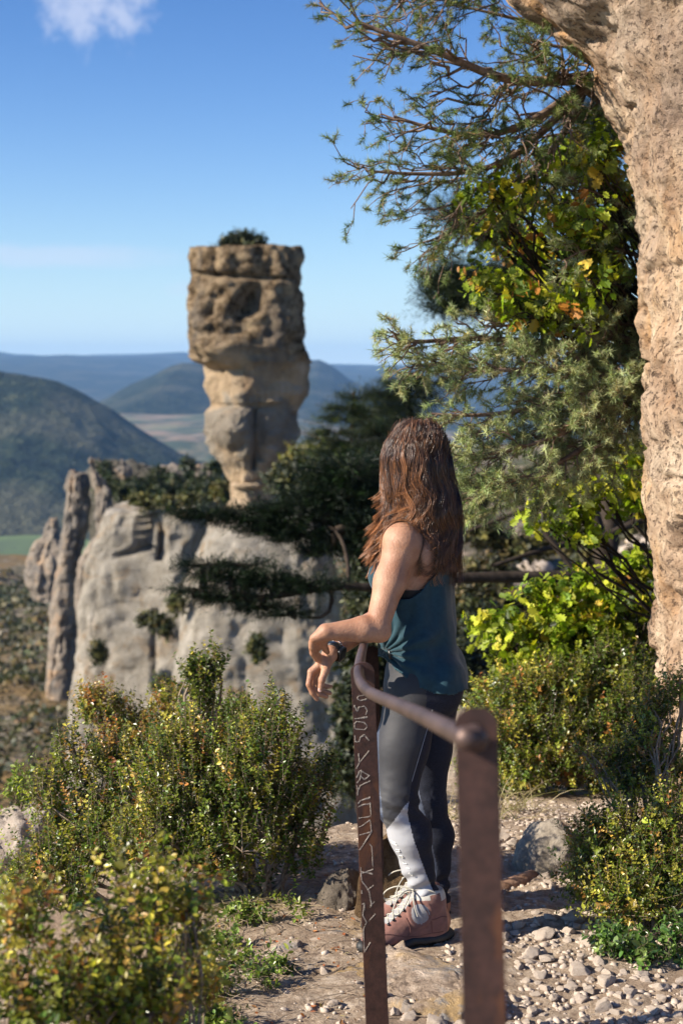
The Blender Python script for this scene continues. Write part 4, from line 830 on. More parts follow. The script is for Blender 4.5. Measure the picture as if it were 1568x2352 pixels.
    far_bush([(1180, 1130, 42, 120, 24), (1330, 1100, 42, 120, 30), (1440, 1050, 42, 60, 30), (1060, 1170, 42, 60, 24)], P(1250, 1200, 42), 1100, .5, .15, 'olive thicket on the far side of the hillside', 306, pal=[(.05, .055, .02), (.10, .10, .035), (.14, .13, .04), (.03, .035, .015)])
    far_bush([(550, 560, 62, 26, 8), (585, 564, 62, 18, 8), (525, 569, 62, 18, 5), (560, 553, 62, 14, 6)], P(555, 578, 62), 420, .5, .17, 'small dark shrub growing on top of the balanced pillar', 307, group='shrubs on the rocks')
    spots = [(330, 1155, 72, 34, 14, 'round olive shrub on the cliff top beside the crack'), (440, 1152, 70, 26, 8, 'yellow green shrub on the cliff edge left of the pillar'), (505, 1135, 66, 14, 16, 'green shrub against the neck of the pillar'), (385, 1160, 71, 20, 8, 'low yellowish shrub in the middle of the cliff top'),
             (343, 1430, 66, 26, 10, 'dark tuft on a ledge of the pale cliff, upper left one'), (372, 1442, 66, 18, 20, 'round dark bush hanging on the pale cliff face'), (225, 1500, 70, 14, 22, 'dark tuft low on the left side of the pale cliff'), (590, 1490, 56, 12, 26, 'narrow dark bush in the rounded buttress'), (375, 1580, 60, 18, 16, 'bush low between the two buttresses'), (405, 1390, 60, 8, 10, 'tiny yellow bush in the gap between the buttresses')]
    for i, (a, b, z, rx, ry, lab) in enumerate(spots):
        far_bush([(a, b, z, rx, ry), (a + rx * .4, b + ry * .3, z, rx * .6, ry * .7)], P(a, b + ry, z), 170, .45, .17, lab, 310 + i, group='shrubs on the rocks', pal=[(.03, .038, .014), (.07, .075, .02), (.12, .11, .03), (.2, .16, .04)], wts=(4, 3, 1, .6) if b > 1300 and i != 9 else (1, 3, 3, 1), K=8)
    # scattered dark trees on the ridge
    rng = np.random.default_rng(55)
    for i in range(30):
        a = rng.uniform(225, 510); b = rng.uniform(1068, 1150); z = 93 - (b - 1068) * .12 - 1.5
        far_bush([(a, b, z, rng.uniform(8, 18), rng.uniform(9, 15)), (a + 8, b + 6, z, 10, 9)], P(a, b + 14, z), 110, .5, .2, 'dark green bush among the rocks of the ridge', 330 + i, group='dark bushes on the ridge', pal=[(.018, .028, .012), (.035, .05, .018), (.06, .075, .025), (.09, .09, .03)], K=8)
    # uncountable scrub on the slope
    n = 5200; y = 30 + 330 * rng.random(n) ** 1.6; x = rng.uniform(-.36, .03, n) * y - 3
    # sit them on the slope sheet by casting a ray down
    so = bpy.data.objects['slope']; me = so.data
    from mathutils.bvhtree import BVHTree
    bv = BVHTree.FromPolygons([v.co[:] for v in me.vertices], [p_.vertices[:] for p_ in me.polygons])
    z = np.array([(lambda h: h[0].z if h[0] else -500)(bv.ray_cast(Vector((a, b, 50)), Vector((0, 0, -1)))) for a, b in zip(x, y)])
    k = z > -400; x, y, z = x[k], y[k], z[k]; n = len(x); s = rng.uniform(.5, 1.3, n) * np.clip(y / 110, .45, 2.2)
    pts = np.repeat(np.stack([x, y, z + s * .3], -1), 9, 0) + rng.normal(0, .38, (n * 9, 3)) * np.repeat(s, 9)[:, None] * [1, 1, .55]
    base_c = tint(rng, n, [(.05, .055, .028), (.08, .082, .04), (.12, .10, .048), (.19, .13, .05)], (3, 4, 2.4, 1.0), .15)
    V, F = instance(DIAM[0] * [1.3, 1, 1.5], DIAM[1], pts, frames(rng.normal(0, 1, pts.shape), rng.normal(0, 1, pts.shape)), np.repeat(s, 9) * .55)
    obj('slope_scrub', mesh_np('slope_scrub', V, F, [M_NEEDLE], col=np.repeat(np.repeat(base_c, 9, 0), 4, 0)), kind='stuff', label='low autumn scrub covering the slope below the cliffs', cat='scrub')

if 'litter' not in SKIP:
    # dry grass under the big shrub, twigs and fallen leaves
    rng = np.random.default_rng(66)
    def tuft(name, px, py, z, n, L, label, pal, sp=.7):
        c = G(px, py, z); T = []
        V = []; F = []; C = []
        for i in range(n):
            a = rng.uniform(0, 6.28); d = np.array([math.cos(a) * sp, math.sin(a) * sp, rng.uniform(.25, 1.0)]); d /= np.linalg.norm(d); l = L * rng.uniform(.4, 1.1); b = c + rng.normal(0, .035, 3) * [2.4, 1, 0]; b[2] = ghs(b[0], b[1])
            t = np.linspace(0, 1, 5)[:, None]; q = b + d * l * t + np.array([d[0], d[1], -1.2]) * l * .35 * t ** 2; w = np.cross(d, rng.normal(0, 1, 3)); w /= np.linalg.norm(w); wd = .0018 * (1 - .8 * t)
            V.append(np.concatenate([q - w * wd, q + w * wd])); F.append(np.array([[j, j + 1, j + 6, j + 5] for j in range(4)]) + 10 * i); C.append(np.tile(pal[rng.integers(len(pal))], (10, 1)))
        return obj(name, mesh_np(name, np.concatenate(V), np.concatenate(F), [M_STRAW], col=np.concatenate(C)), label=label, cat='grass tuft', group='dry grass tufts')
    ST = [(.42, .34, .20), (.30, .24, .13), (.5, .42, .27), (.2, .2, .06)]
    tuft('grass_tuft', 575, 2075, 4.75, 120, .17, 'dry straw tuft under the big box shrub', ST, .9)
    tuft('grass_tuft', 520, 2090, 4.6, 60, .14, 'smaller straw tuft beside the creeping plant', ST, .9)
    tuft('grass_tuft', 1150, 1880, 6.1, 90, .30, 'dry grass hanging over the bank behind the near post', ST, .5)
    tuft('grass_tuft', 1095, 1900, 5.9, 70, .26, 'dry grass between the leggings and the near post', ST, .5)
    tuft('grass_tuft', 1545, 1850, 4.9, 60, .30, 'thin dry grass stems in front of the wall foot', ST, .4)
    n = 420; x = rng.uniform(-.55, .25, n); y = rng.uniform(3.45, 4.9, n); T = Tubes()
    for a, b in zip(x[:190], y[:190]):
        p0 = np.array([a, b, ghs(a, b) + .006]); th = rng.normal(0, .6); e = p0 + np.array([math.cos(th), math.sin(th), 0]) * rng.uniform(.03, .16); e[2] = ghs(e[0], e[1]) + .012; T.add(wiggle(p0, e, 4, .12, rng), rng.uniform(.0007, .002), 3)
    obj('fallen_twigs', T.mesh('fallen_twigs', M_TWIG), kind='stuff', label='thin dead twigs lying on the dirt bank', cat='twigs')
    pos = np.stack([x, y, gh(x, y) + .006], -1); M = frames(rng.normal(0, 1, (n, 3)) * [1, 1, .25], np.array([0, 0, 1.0]) + rng.normal(0, .3, (n, 3))); V, F = instance(LEAF[0], LEAF[1], pos, M, .010 + .012 * rng.random(n))
    obj('leaf_litter', mesh_np('leaf_litter', V, F, [M_STRAW], col=np.repeat(tint(rng, n, [(.40, .13, .05), (.28, .14, .06), (.36, .26, .15), (.5, .2, .08)], (3, 3, 2, 1)), 6, 0)), kind='stuff', label='small red brown fallen leaves on the dirt bank', cat='leaf litter')
# ------------------------------------------------------------------ the hiker: a distance field meshed into one skin
def surface_nets(F, org, h):
    s = F < 0; nx, ny, nz = F.shape
    c = np.zeros((nx - 1, ny - 1, nz - 1), np.uint8)
    for dx in (0, 1):
        for dy in (0, 1):
            for dz in (0, 1): c += s[dx:nx - 1 + dx, dy:ny - 1 + dy, dz:nz - 1 + dz]
    act = np.argwhere((c > 0) & (c < 8)); idx = -np.ones(c.shape, np.int32); idx[tuple(act.T)] = np.arange(len(act))
    cor = [np.array(o) for o in ((0, 0, 0), (1, 0, 0), (0, 1, 0), (1, 1, 0), (0, 0, 1), (1, 0, 1), (0, 1, 1), (1, 1, 1))]
    val = [F[tuple((act + o).T)] for o in cor]; acc = np.zeros((len(act), 3)); cnt = np.zeros(len(act))
    for a in range(8):
        for b in range(a + 1, 8):
            if np.abs(cor[a] - cor[b]).sum() != 1: continue
            m = (val[a] < 0) != (val[b] < 0); t = np.where(m, val[a] / np.where(m, val[a] - val[b], 1), 0)
            acc += m[:, None] * (cor[a] + t[:, None] * (cor[b] - cor[a])); cnt += m
    V = org + h * (act + acc / cnt[:, None]); Q = []
    for ax in range(3):
        sl0 = [slice(None)] * 3; sl1 = [slice(None)] * 3; sl0[ax] = slice(0, -1); sl1[ax] = slice(1, None)
        e = np.argwhere(s[tuple(sl0)] != s[tuple(sl1)]); u, v = (ax + 1) % 3, (ax + 2) % 3
        e = e[(e[:, u] > 0) & (e[:, v] > 0) & (e[:, u] < F.shape[u] - 1) & (e[:, v] < F.shape[v] - 1)]
        inside = s[tuple(e.T)]; du = np.eye(3, dtype=int)[u]; dv = np.eye(3, dtype=int)[v]
        q = np.stack([idx[tuple((e - du - dv).T)], idx[tuple((e - dv).T)], idx[tuple(e.T)], idx[tuple((e - du).T)]], -1)
        Q.append(np.where(inside[:, None], q, q[:, ::-1]))
    return V, np.concatenate(Q)
class Field:
    def __init__(s, lo, hi, h):
        s.lo = np.array(lo, float); s.h = h; s.n = np.ceil((np.array(hi) - s.lo) / h).astype(int) + 1; s.F = np.full(s.n, .2, np.float32)
    def _box(s, lo, hi, m):
        a = np.maximum(0, np.floor((np.array(lo) - m - s.lo) / s.h).astype(int)); b = np.minimum(s.n, np.ceil((np.array(hi) + m - s.lo) / s.h).astype(int) + 1)
        g = [s.lo[i] + s.h * np.arange(a[i], b[i]) for i in range(3)]
        return tuple(slice(a[i], b[i]) for i in range(3)), g[0][:, None, None], g[1][None, :, None], g[2][None, None, :]
    def _put(s, sl, d, k, sub=False):
        f = s.F[sl]
        if sub: s.F[sl] = np.maximum(f, -d); return
        if k > 0:
            h = np.clip(.5 + .5 * (d - f) / k, 0, 1); s.F[sl] = d + (f - d) * h - k * h * (1 - h)
            s.F[sl] = np.minimum(s.F[sl], np.minimum(f, d))
        else: s.F[sl] = np.minimum(f, d)
    def cone(s, a, b, ra, rb, k=.02, sub=False):
        a = np.asarray(a, float); b = np.asarray(b, float); R = max(ra, rb)
        sl, X, Y, Z = s._box(np.minimum(a, b) - R, np.maximum(a, b) + R, .05); ab = b - a; L = ab @ ab + 1e-12
        t = np.clip(((X - a[0]) * ab[0] + (Y - a[1]) * ab[1] + (Z - a[2]) * ab[2]) / L, 0, 1)
        d = np.sqrt((X - a[0] - t * ab[0]) ** 2 + (Y - a[1] - t * ab[1]) ** 2 + (Z - a[2] - t * ab[2]) ** 2) - (ra + (rb - ra) * t)
        s._put(sl, d.astype(np.float32), k, sub)
    def chain(s, pts, rs, k=.02):
        for i in range(len(pts) - 1): s.cone(pts[i], pts[i + 1], rs[i], rs[i + 1], k)
    def ell(s, c, r, M=None, k=.03, sub=False):
        c = np.asarray(c, float); R = max(r); sl, X, Y, Z = s._box(c - R, c + R, .05); M = np.eye(3) if M is None else M
        q = [(X - c[0]) * M[0, i] + (Y - c[1]) * M[1, i] + (Z - c[2]) * M[2, i] for i in range(3)]
        k0 = np.sqrt(sum((q[i] / r[i]) ** 2 for i in range(3))); k1 = np.sqrt(sum((q[i] / r[i] ** 2) ** 2 for i in range(3)))
        s._put(sl, (k0 * (k0 - 1) / np.maximum(k1, 1e-6)).astype(np.float32), k, sub)
    def at(s, p):
        q = (np.asarray(p) - s.lo) / s.h; i = np.clip(np.floor(q).astype(int), 0, s.n - 2); f = np.clip(q - i, 0, 1); r = 0
        for dx in (0, 1):
            for dy in (0, 1):
                for dz in (0, 1):
                    w = np.where(dx, f[:, 0], 1 - f[:, 0]) * np.where(dy, f[:, 1], 1 - f[:, 1]) * np.where(dz, f[:, 2], 1 - f[:, 2]); r = r + w * s.F[i[:, 0] + dx, i[:, 1] + dy, i[:, 2] + dz]
        return r
    def grad(s, p):
        e = s.h; return nrm(np.stack([s.at(p + np.eye(3)[i] * e) - s.at(p - np.eye(3)[i] * e) for i in range(3)], -1))
    def mesh(s): return surface_nets(s.F, s.lo, s.h)
def basis(f, up=(0, 0, 1)):
    """columns: lateral (her left), forward, up"""
    f = np.array(f, float); f /= np.linalg.norm(f); up = np.array(up, float); l = np.cross(up, f); l /= np.linalg.norm(l); u = np.cross(f, l); return np.stack([l, f, u], -1)
def relax(V, F, it=2, lam=.5):
    for _ in range(it):
        A = np.zeros_like(V); c = np.zeros(len(V))
        for i in range(4): np.add.at(A, F[:, i], V[F[:, (i + 1) % 4]]); np.add.at(c, F[:, i], 1)
        V = V + lam * (A / c[:, None] - V)
    return V

if 'person' not in SKIP:
    # joints
    S3 = P(965, 1222, 4.50); neck0 = P(962, 1205, 4.50); headc = P(955, 1062, 4.47)
    shL = P(922, 1246, 4.355); shR = P(1014, 1240, 4.66); elL = P(868, 1447, 4.29); wrL = P(748, 1452, 4.24)
    elR = P(884, 1408, 4.70); wrR = P(758, 1502, 4.36)
    chest = P(958, 1315, 4.50); belly = P(955, 1430, 4.50); pelv = P(968, 1555, 4.51)
    hipL = P(950, 1590, 4.43); hipR = P(990, 1590, 4.60); knL = P(908, 1843, 4.37); knR = P(978, 1850, 4.60); anL = P(983, 2078, 4.43); anR = P(1004, 2066, 4.65)
    Bt = basis((-.92, .38, .04)); Bp = basis((-.99, .12, .0)); Bh = basis((-.42, .90, -.03))
    flo = (-.16, 3.98, .02); fhi = (.48, 5.02, 1.72)
    # the body
    B = Field(flo, fhi, .0036)
    B.ell(chest + Bt[:, 2] * .01, (.148, .105, .17), Bt, .04); B.ell(chest + Bt[:, 2] * .09, (.150, .075, .075), Bt, .05)
    B.ell(belly, (.122, .088, .13), Bt, .05); B.ell(pelv, (.158, .112, .13), Bp, .05)
    for sx in (1, -1): B.ell(chest + Bt @ np.array([sx * .065, .085, -.01]), (.055, .045, .055), Bt, .03); B.ell(pelv + Bp @ np.array([sx * .075, -.060, -.02]), (.082, .070, .090), Bp, .03)
    B.chain([neck0 + Bt @ np.array([0, -.01, -.03]), neck0 + Bt @ np.array([0, .0, .03]), headc + Bh @ np.array([0, -.01, -.075])], [.062, .052, .050], .03)
    for sh, sx in ((shL, 1), (shR, -1)):
        B.cone(neck0 + Bt @ np.array([sx * .03, -.015, -.005]), sh + [0, 0, .005], .040, .042, .035); B.ell(sh, (.052, .052, .055), Bt, .03)
        B.ell(chest + Bt @ np.array([sx * .085, -.070, .075]), (.060, .028, .070), Bt, .03)
    B.chain([shL, shL * .55 + elL * .45 + [-.004, 0, 0], elL + [0, 0, .02]], [.050, .046, .037], .025)
    B.chain([elL, elL * .72 + wrL * .28 + [0, 0, .004], wrL], [.037, .039, .0245], .014); B.ell(elL + [.012, 0, -.012], (.022, .022, .020), None, .02)
    B.chain([shR, shR * .5 + elR * .5, elR], [.048, .042, .035], .025); B.chain([elR, elR * .7 + wrR * .3, wrR], [.036, .036, .0235], .008)
    for a, b, c, sx in ((hipL, knL, anL, 1), (hipR, knR, anR, -1)):
        f = Bp[:, 1]; B.chain([a, a * .5 + b * .5 + f * .008, b], [.080, .063, .046], .035); B.chain([b, b * .68 + c * .32 - f * .014, b * .4 + c * .6 - f * .006, c], [.045, .045, .032, .024], .03)
    # head: skull, jaw, nose, brow, lips, chin, ears
    H = lambda x, y, z: headc + Bh @ np.array([x, y, z])
    B.ell(H(0, -.012, .022), (.073, .092, .088), Bh, .02); B.ell(H(0, .030, -.035), (.058, .062, .078), Bh, .03); B.cone(H(0, .055, -.092), H(0, .062, -.088), .020, .018, .02)
    B.cone(H(0, .088, .008), H(0, .103, -.026), .007, .012, .010); B.ell(H(0, .078, .026), (.050, .016, .012), Bh, .012)
    B.ell(H(0, .084, -.054), (.024, .010, .006), Bh, .006); B.ell(H(0, .082, -.064), (.022, .010, .007), Bh, .006)
    for sx in (1, -1):
        B.ell(H(sx * .030, .083, .004), (.016, .010, .009), Bh, 0, sub=True); B.ell(H(sx * .074, -.004, -.010), (.008, .019, .031), Bh, .006); B.ell(H(sx * .036, .062, -.022), (.022, .020, .018), Bh, .02)
    # her left hand: folded down over the right wrist
    D = lambda px, py, z: P(px, py, z)
    kn = [D(720, 1466, 4.232), D(717, 1476, 4.245), D(718, 1487, 4.262), D(723, 1496, 4.280)]
    B.cone(wrL, D(733, 1462, 4.236), .023, .018, .012)
    for j, q in enumerate(kn): B.cone(D(738, 1458 + j * 5, 4.236 + j * .012), q, .0145, .0115, .010)
    B.chain([kn[0], D(716, 1486, 4.250), D(722, 1503, 4.285), D(733, 1510, 4.315)], [.0105, .0095, .0085, .0075], .004)
    B.chain([kn[1], D(718, 1500, 4.268), D(727, 1514, 4.300), D(740, 1518, 4.330)], [.0105, .0095, .0085, .0075], .004)
    B.chain([kn[2], D(724, 1505, 4.292), D(735, 1518, 4.330), D(750, 1520, 4.360)], [.0102, .0092, .0082, .0072], .004)
    B.chain([kn[3], D(731, 1505, 4.312), D(742, 1515, 4.350), D(756, 1516, 4.378)], [.0092, .0082, .0075, .0065], .004)
    B.chain([D(744, 1466, 4.245), D(744, 1478, 4.262), D(748, 1492, 4.290), D(752, 1498, 4.318)], [.012, .0105, .0095, .008], .006)
    # her right hand, hanging relaxed
    B.cone(wrR, D(749, 1518, 4.345), .0225, .021, .012)
    rk = [D(714, 1543, 4.318), D(718, 1549, 4.336), D(725, 1553, 4.354), D(733, 1553, 4.372)]; rp = [D(748, 1516, 4.330), D(748, 1520, 4.342), D(750, 1522, 4.356), D(753, 1522, 4.368)]
    for a, b in zip(rp, rk): B.cone(a, b, .0145, .0112, .009)
    B.chain([rk[0], D(709, 1572, 4.312), D(717, 1591, 4.318), D(728, 1606, 4.330)], [.0102, .0092, .0085, .0070], .003)
    B.chain([rk[1], D(717, 1579, 4.342), D(732, 1594, 4.352), D(750, 1600, 4.362)], [.0104, .0093, .0085, .0070], .003)
    B.chain([rk[2], D(727, 1578, 4.366), D(743, 1588, 4.378), D(758, 1592, 4.386)], [.0100, .0090, .0082, .0068], .003)
    B.chain([rk[3], D(737, 1571, 4.384), D(749, 1577, 4.396), D(760, 1577, 4.402)], [.0088, .0080, .0074, .0062], .003)
    B.chain([D(751, 1524, 4.325), D(747, 1540, 4.306), D(739, 1561, 4.296), D(735, 1585, 4.298)], [.015, .0125, .0100, .0082], .006)
    V, F = B.mesh(); V = relax(V, F, 1, .4)
    M_SKIN = newmat('skin', lambda N: N.out(N.bsdf(
        N.mix(N.rng(N.n('TexVoronoi', {'Scale': 95, 'Vector': N.coord()}).outputs['Distance'], .085, .11, .75, 0.0),
              N.mix(N.rng(N.noise(11, 6, .7, N.coord()), .36, .64), (.32, .15, .085), (.45, .245, .15)), (.17, .07, .04)), .48,
        N.bump(N.noise(160, 4, .65, N.coord()), .0022), Subsurface_Weight=.12, Subsurface_Radius=(.012, .005, .003), Subsurface_Scale=.5, Specular_IOR_Level=.4)))
    person = obj('person', mesh_np('person', V, F, [M_SKIN], smooth=True), label='hiker with long wavy auburn hair leaning on the rusty railing, seen from behind', cat='person')
    M_NAIL = m_plain('nail', (.62, .40, .34), .25)
    nb = Field(D(729, 1600, 4.31) - .03, D(735, 1585, 4.29) + .04, .0015)
    nb.ell(D(734.6, 1584, 4.2925), (.0062, .0022, .0085), basis((.05, -1, .1)), 0); nv, nf = nb.mesh(); obj('thumbnail', mesh_np('thumbnail', nv, nf, [M_NAIL], smooth=True), person)
    for sx in (1, -1):
        v, f = ICO[3]; obj('eye', mesh_np('eye', v * .0115 + H(sx * .030, .074, .004), [f], [m_plain('eye', (.75, .72, .68), .15)], smooth=True), person)
        obj('iris', mesh_np('iris', (v * [.0052, .0022, .0052]) @ Bh.T + H(sx * .030, .0850, .004), [f], [m_plain('iris', (.10, .055, .03), .1)], smooth=True), person)
    obj('lips', mesh_np('lips', (ICO[3][0] * [.022, .0075, .0085]) @ Bh.T + H(0, .0875, -.058), [ICO[3][1]], [m_plain('lips', (.48, .17, .14), .4)], smooth=True), person)

    # ---- leggings
    Lg = Field(flo, (.48, 5.02, .98), .0036); f = Bp[:, 1]; o_ = .004
    Lg.ell(pelv, (.160 + o_, .114 + o_, .132), Bp, .05)
    for sx in (1, -1): Lg.ell(pelv + Bp @ np.array([sx * .075, -.060, -.02]), (.084, .073, .092), Bp, .03)
    for a, b, c in ((hipL, knL, anL), (hipR, knR, anR)):
        Lg.chain([a, a * .5 + b * .5 + f * .008, b], [.092, .077, .061], .035); Lg.chain([b, b * .68 + c * .32 - f * .014, b * .4 + c * .6 - f * .006, c], [.060, .0605, .046, .038], .03)
    V, F = Lg.mesh(); V = relax(V, F, 1, .4)
    nv = Lg.grad(V); px, py = proj(V)
    cuff = np.clip((py - 1985) / 70, 0, 1); knee = np.exp(-((py - 1865) / 40) ** 2)
    wr = np.sin((py + .35 * px + 9 * fbm(V, 14, 2, 5)) / 5.2) * cuff * .0066 + np.sin((py - .45 * (px - 900) + 14 * fbm(V, 10, 2, 6)) / 6.5) * knee * .0052 * (px < 990)
    wr += .0030 * fbm(V * [1, 1, 2.2], 26, 3, 8) * (.25 + cuff + knee); V = V + nv * np.maximum(wr, -.006)[:, None]
    fc = V[F].mean(1); px, py = proj(fc); yy = fc[:, 1]
    left = np.abs(fc[:, 1] - np.interp(fc[:, 2], [anL[2], knL[2], hipL[2]], [anL[1], knL[1], hipL[1]])) < np.abs(fc[:, 1] - np.interp(fc[:, 2], [anR[2], knR[2], hipR[2]], [anR[1], knR[1], hipR[1]]))
    left = np.where(py > 1700, left & (px < 1012 - (py < 1850) * 20), (px < 978))
    # seams follow the side of the leg: front panel grey, rear panel heather black, shin panel white
    seam = np.interp(py, [1520, 1660, 1800, 1870, 1930, 2000, 2060, 2110], [1020, 985, 944, 935, 950, 975, 1000, 1012])
    low = np.interp(px, [878, 905, 930, 944], [1915, 1885, 1850, 1835])
    outer = fc[:, 1] < np.interp(py, [1550, 2110], [4.52, 4.50])
    mi = np.ones(len(F), int); mi[(px < seam) & left & (py <= low)] = 0; mi[(px < seam) & left & (py > low)] = 2
    edge = np.interp(py, [1600, 1700, 1800, 1900, 1960, 2040, 2110], [877, 871, 872, 884, 902, 932, 948])
    mi[(px < edge - 1.5) & left & (py > 1640)] = 3; mi[~left] = 1
    inn = (~left) & (px < np.interp(py, [1750, 1800, 1870, 1990, 2110], [952, 958, 975, 1004, 1000])) & (py > 1760); mi[inn] = 3
    M_LG = newmat('legging_grey', lambda N: N.out(N.bsdf(N.mix(N.rng(N.noise(900, 2, .5, N.coord()), .3, .7), (.016, .0155, .018), (.032, .031, .035)), .62, N.bump(N.noise(1200, 2, .5, N.coord()), .0004), Specular_IOR_Level=.35, Sheen_Weight=.15)))
    M_LB = newmat('legging_heather', lambda N: N.out(N.bsdf(N.mix(N.rng(N.noise(160, 3, .6, N.coord((1, 1, 7))), .35, .7), (.009, .010, .016), (.030, .033, .050)), .8, N.bump(N.noise(400, 2, .5, N.coord((1, 1, 4))), .0004), Specular_IOR_Level=.2)))
    M_LW = m_plain('legging_white', (.36, .36, .375), .55, 300, .05, Specular_IOR_Level=.3); M_LN = m_plain('legging_navy', (.045, .055, .085), .6, 300, .2)
    kp = py < np.where(left, 2098, 2085); F = F[kp]; mi = mi[kp]
    leg = obj('leggings', mesh_np('leggings', V, F, [M_LG, M_LB, M_LW, M_LN], mat_idx=mi, smooth=True), person, label='dark grey and black leggings with a white shin panel')
    # seam thread and the lettering along the shin, pressed onto the cloth
    def onto(pts, fld, off, y0=4.1):
        """slide picture-plane strokes, given on the near side of the leg, onto the cloth"""
        out = []
        for a, b in pts:
            z = 4.15
            for _ in range(40):
                d = fld.at(P(a, b, z)[None])[0] - off
                if d < .0004: break
                z += max(d, .0006) * .9
            out.append(P(a, b, z))
        return np.array(out)
    T = Tubes(); t = np.linspace(1630, 1838, 40); T.add(onto(np.stack([np.interp(t, [1520, 1660, 1800, 1870], [1020, 985, 944, 935]), t], -1), Lg, .0018), .0008, 4)
    obj('seam', T.mesh('seam', m_plain('thread', (.35, .35, .37), .6)), leg)
    Tl = Tubes(); GL = {'s': [[(.5, .1), (.15, .0), (0, .12), (.1, .3), (.42, .36), (.52, .52), (.38, .68), (.05, .6)]], 'i': [[(.25, 0), (.25, .62)]], 'r': [[(.15, 0), (.15, .66)], [(.15, .45), (.3, .62), (.52, .64)]],
        'a': [[(.08, .58), (.3, .68), (.5, .55), (.5, 0)], [(.5, .35), (.2, .36), (.05, .2), (.15, .02), (.35, .02), (.5, .16)]], 'u': [[(.05, .66), (.05, .2), (.2, .0), (.4, .04), (.52, .2)], [(.52, .66), (.52, 0)]], '/': [[(.0, -.05), (.35, .85)]]}
    wd = 'sirau//'; y0_ = np.array([[1027, 2189], [1020, 2173], [1012, 2160], [1003, 2145], [995.5, 2130], [987, 2112], [984, 2106]]) * .9185
    for ch, (bx, by) in zip(wd, y0_):
        for st in GL[ch]: pts = [(bx + 4 - v * 13 - u * 3.2, by + 2 - u * 11 + v * -3.0) for u, v in st]; pts = np.array(pts); tt = np.linspace(0, len(pts) - 1, 14); pts = np.stack([np.interp(tt, range(len(pts)), pts[:, i]) for i in (0, 1)], -1); Tl.add(onto(pts, Lg, .0022), .0011, 4)
    obj('lettering', Tl.mesh('lettering', m_plain('print', (.75, .74, .68), .4)), leg)

    # ---- tank top and the bra under it
    def torso(o, flare):
        S = Field((-.05, 4.1, .60), (.48, 4.95, 1.62), .0036)
        S.ell(chest + Bt[:, 2] * .01, (.148 + o, .105 + o, .17), Bt, .04); S.ell(chest + Bt[:, 2] * .09, (.150 + o, .075 + o, .075 + o), Bt, .05); S.ell(belly, (.122 + o + flare * .5, .088 + o + flare, .13), Bt, .06)
        for sx in (1, -1):
            S.ell(chest + Bt @ np.array([sx * .065, .085, -.01]), (.055 + o, .045 + o, .055 + o), Bt, .03)
            sh = shL if sx > 0 else shR; S.cone(neck0 + Bt @ np.array([sx * .03, -.015, -.005]), sh + [0, 0, .005], .040 + o, .042 + o, .035); S.ell(chest + Bt @ np.array([sx * .085, -.070, .075]), (.060 + o, .028 + o, .070 + o), Bt, .03)
        if flare:
            S.ell(pelv + Bp @ np.array([0, .0, .02]), (.160 + o, .116 + o, .135 + o), Bp, .06)
            for sx in (1, -1): S.ell(pelv + Bp @ np.array([sx * .075, -.060, -.02]), (.086 + o, .076 + o, .096 + o), Bp, .04)
        return S
    St = torso(.009, .022); V, F = St.mesh(); V = relax(V, F, 2, .5); nv = St.grad(V); px, py = proj(V)
    kx, ky = 884, 1498   # the knot at the hip gathers the cloth: folds fan out from it
    r = np.hypot(px - kx, py - ky); th = np.arctan2(py - ky, px - kx)
    fan = np.sin(th * 15 + 2.2 * fbm(V, 7, 2, 13)) * np.exp(-r / 95) * np.clip(r / 14, 0, 1) * .0085
    soft = .009 * fbm(V * [1, 1, .55], 10, 3, 14) + .0095 * np.sin((px * .60 + py * .30) / 10 + 5 * fbm(V, 5, 2, 15)) * np.exp(-((py - 1450) / 85) ** 2) + .005 * np.sin(px / 9 + 3 * fbm(V, 4, 2, 16)) * np.clip((py - 1330) / 80, 0, 1)
    V = V + nv * (fan + soft)[:, None]
    fc = V[F].mean(1); px, py = proj(fc); loc = (fc - chest) @ Bt
    dL = np.linalg.norm(fc - shL, axis=1); dR = np.linalg.norm(fc - shR, axis=1); zt = loc[:, 2]
    hem = np.interp(px, [868, 885, 905, 950, 1000, 1040, 1075], [1505, 1512, 1535, 1572, 1594, 1596, 1580]); hem = np.where(loc[:, 1] > .02, np.minimum(hem, 1525), hem)
    keep = py < hem
    for sx, sh in ((1, shL), (-1, shR)):
        lx = sx * loc[:, 0]; lim = np.interp(zt, [-.10, -.06, -.01, .05, .10, .15, .2], [.30, .15, .115, .095, .082, .078, .080]); lim = np.where(loc[:, 1] > .02, lim + .02, lim); keep &= ~((lx > lim) & (zt > -.075))
    nd = np.interp(loc[:, 0], [-.08, -.04, 0, .04, .08], [.14, .085, .07, .085, .14]); keep &= ~((zt > np.where(loc[:, 1] < 0, nd + .02, nd - .02)) & (np.abs(loc[:, 0]) < .062)); keep &= zt < .215
    F = F[keep]; used = np.unique(F); rm = -np.ones(len(V), int); rm[used] = np.arange(len(used)); V = V[used]; F = rm[F]
    M_TOP = newmat('teal_jersey', lambda N: N.out(N.bsdf(N.mix(N.rng(N.noise(60, 5, .7, N.coord()), .3, .7), (.012, .036, .050), (.020, .056, .074)), .78, N.bump(N.noise(500, 3, .6, N.coord()), .0006), Specular_IOR_Level=.2, Sheen_Weight=.25, Sheen_Roughness=.4)))
    top = obj('tank_top', mesh_np('tank_top', V, F, [M_TOP], smooth=True), person); sm = top.modifiers.new('thickness', 'SOLIDIFY'); sm.thickness = .0022; sm.offset = 1
    T = Tubes(); T.add(onto([(kx + 8, ky - 8), (kx + 12, ky + 4), (kx + 13, ky + 16)], St, .003), [.005, .0065, .005], 8, cap=True); obj('knot_toggle', T.mesh('knot_toggle', m_plain('toggle', (.01, .01, .012), .35)), top)
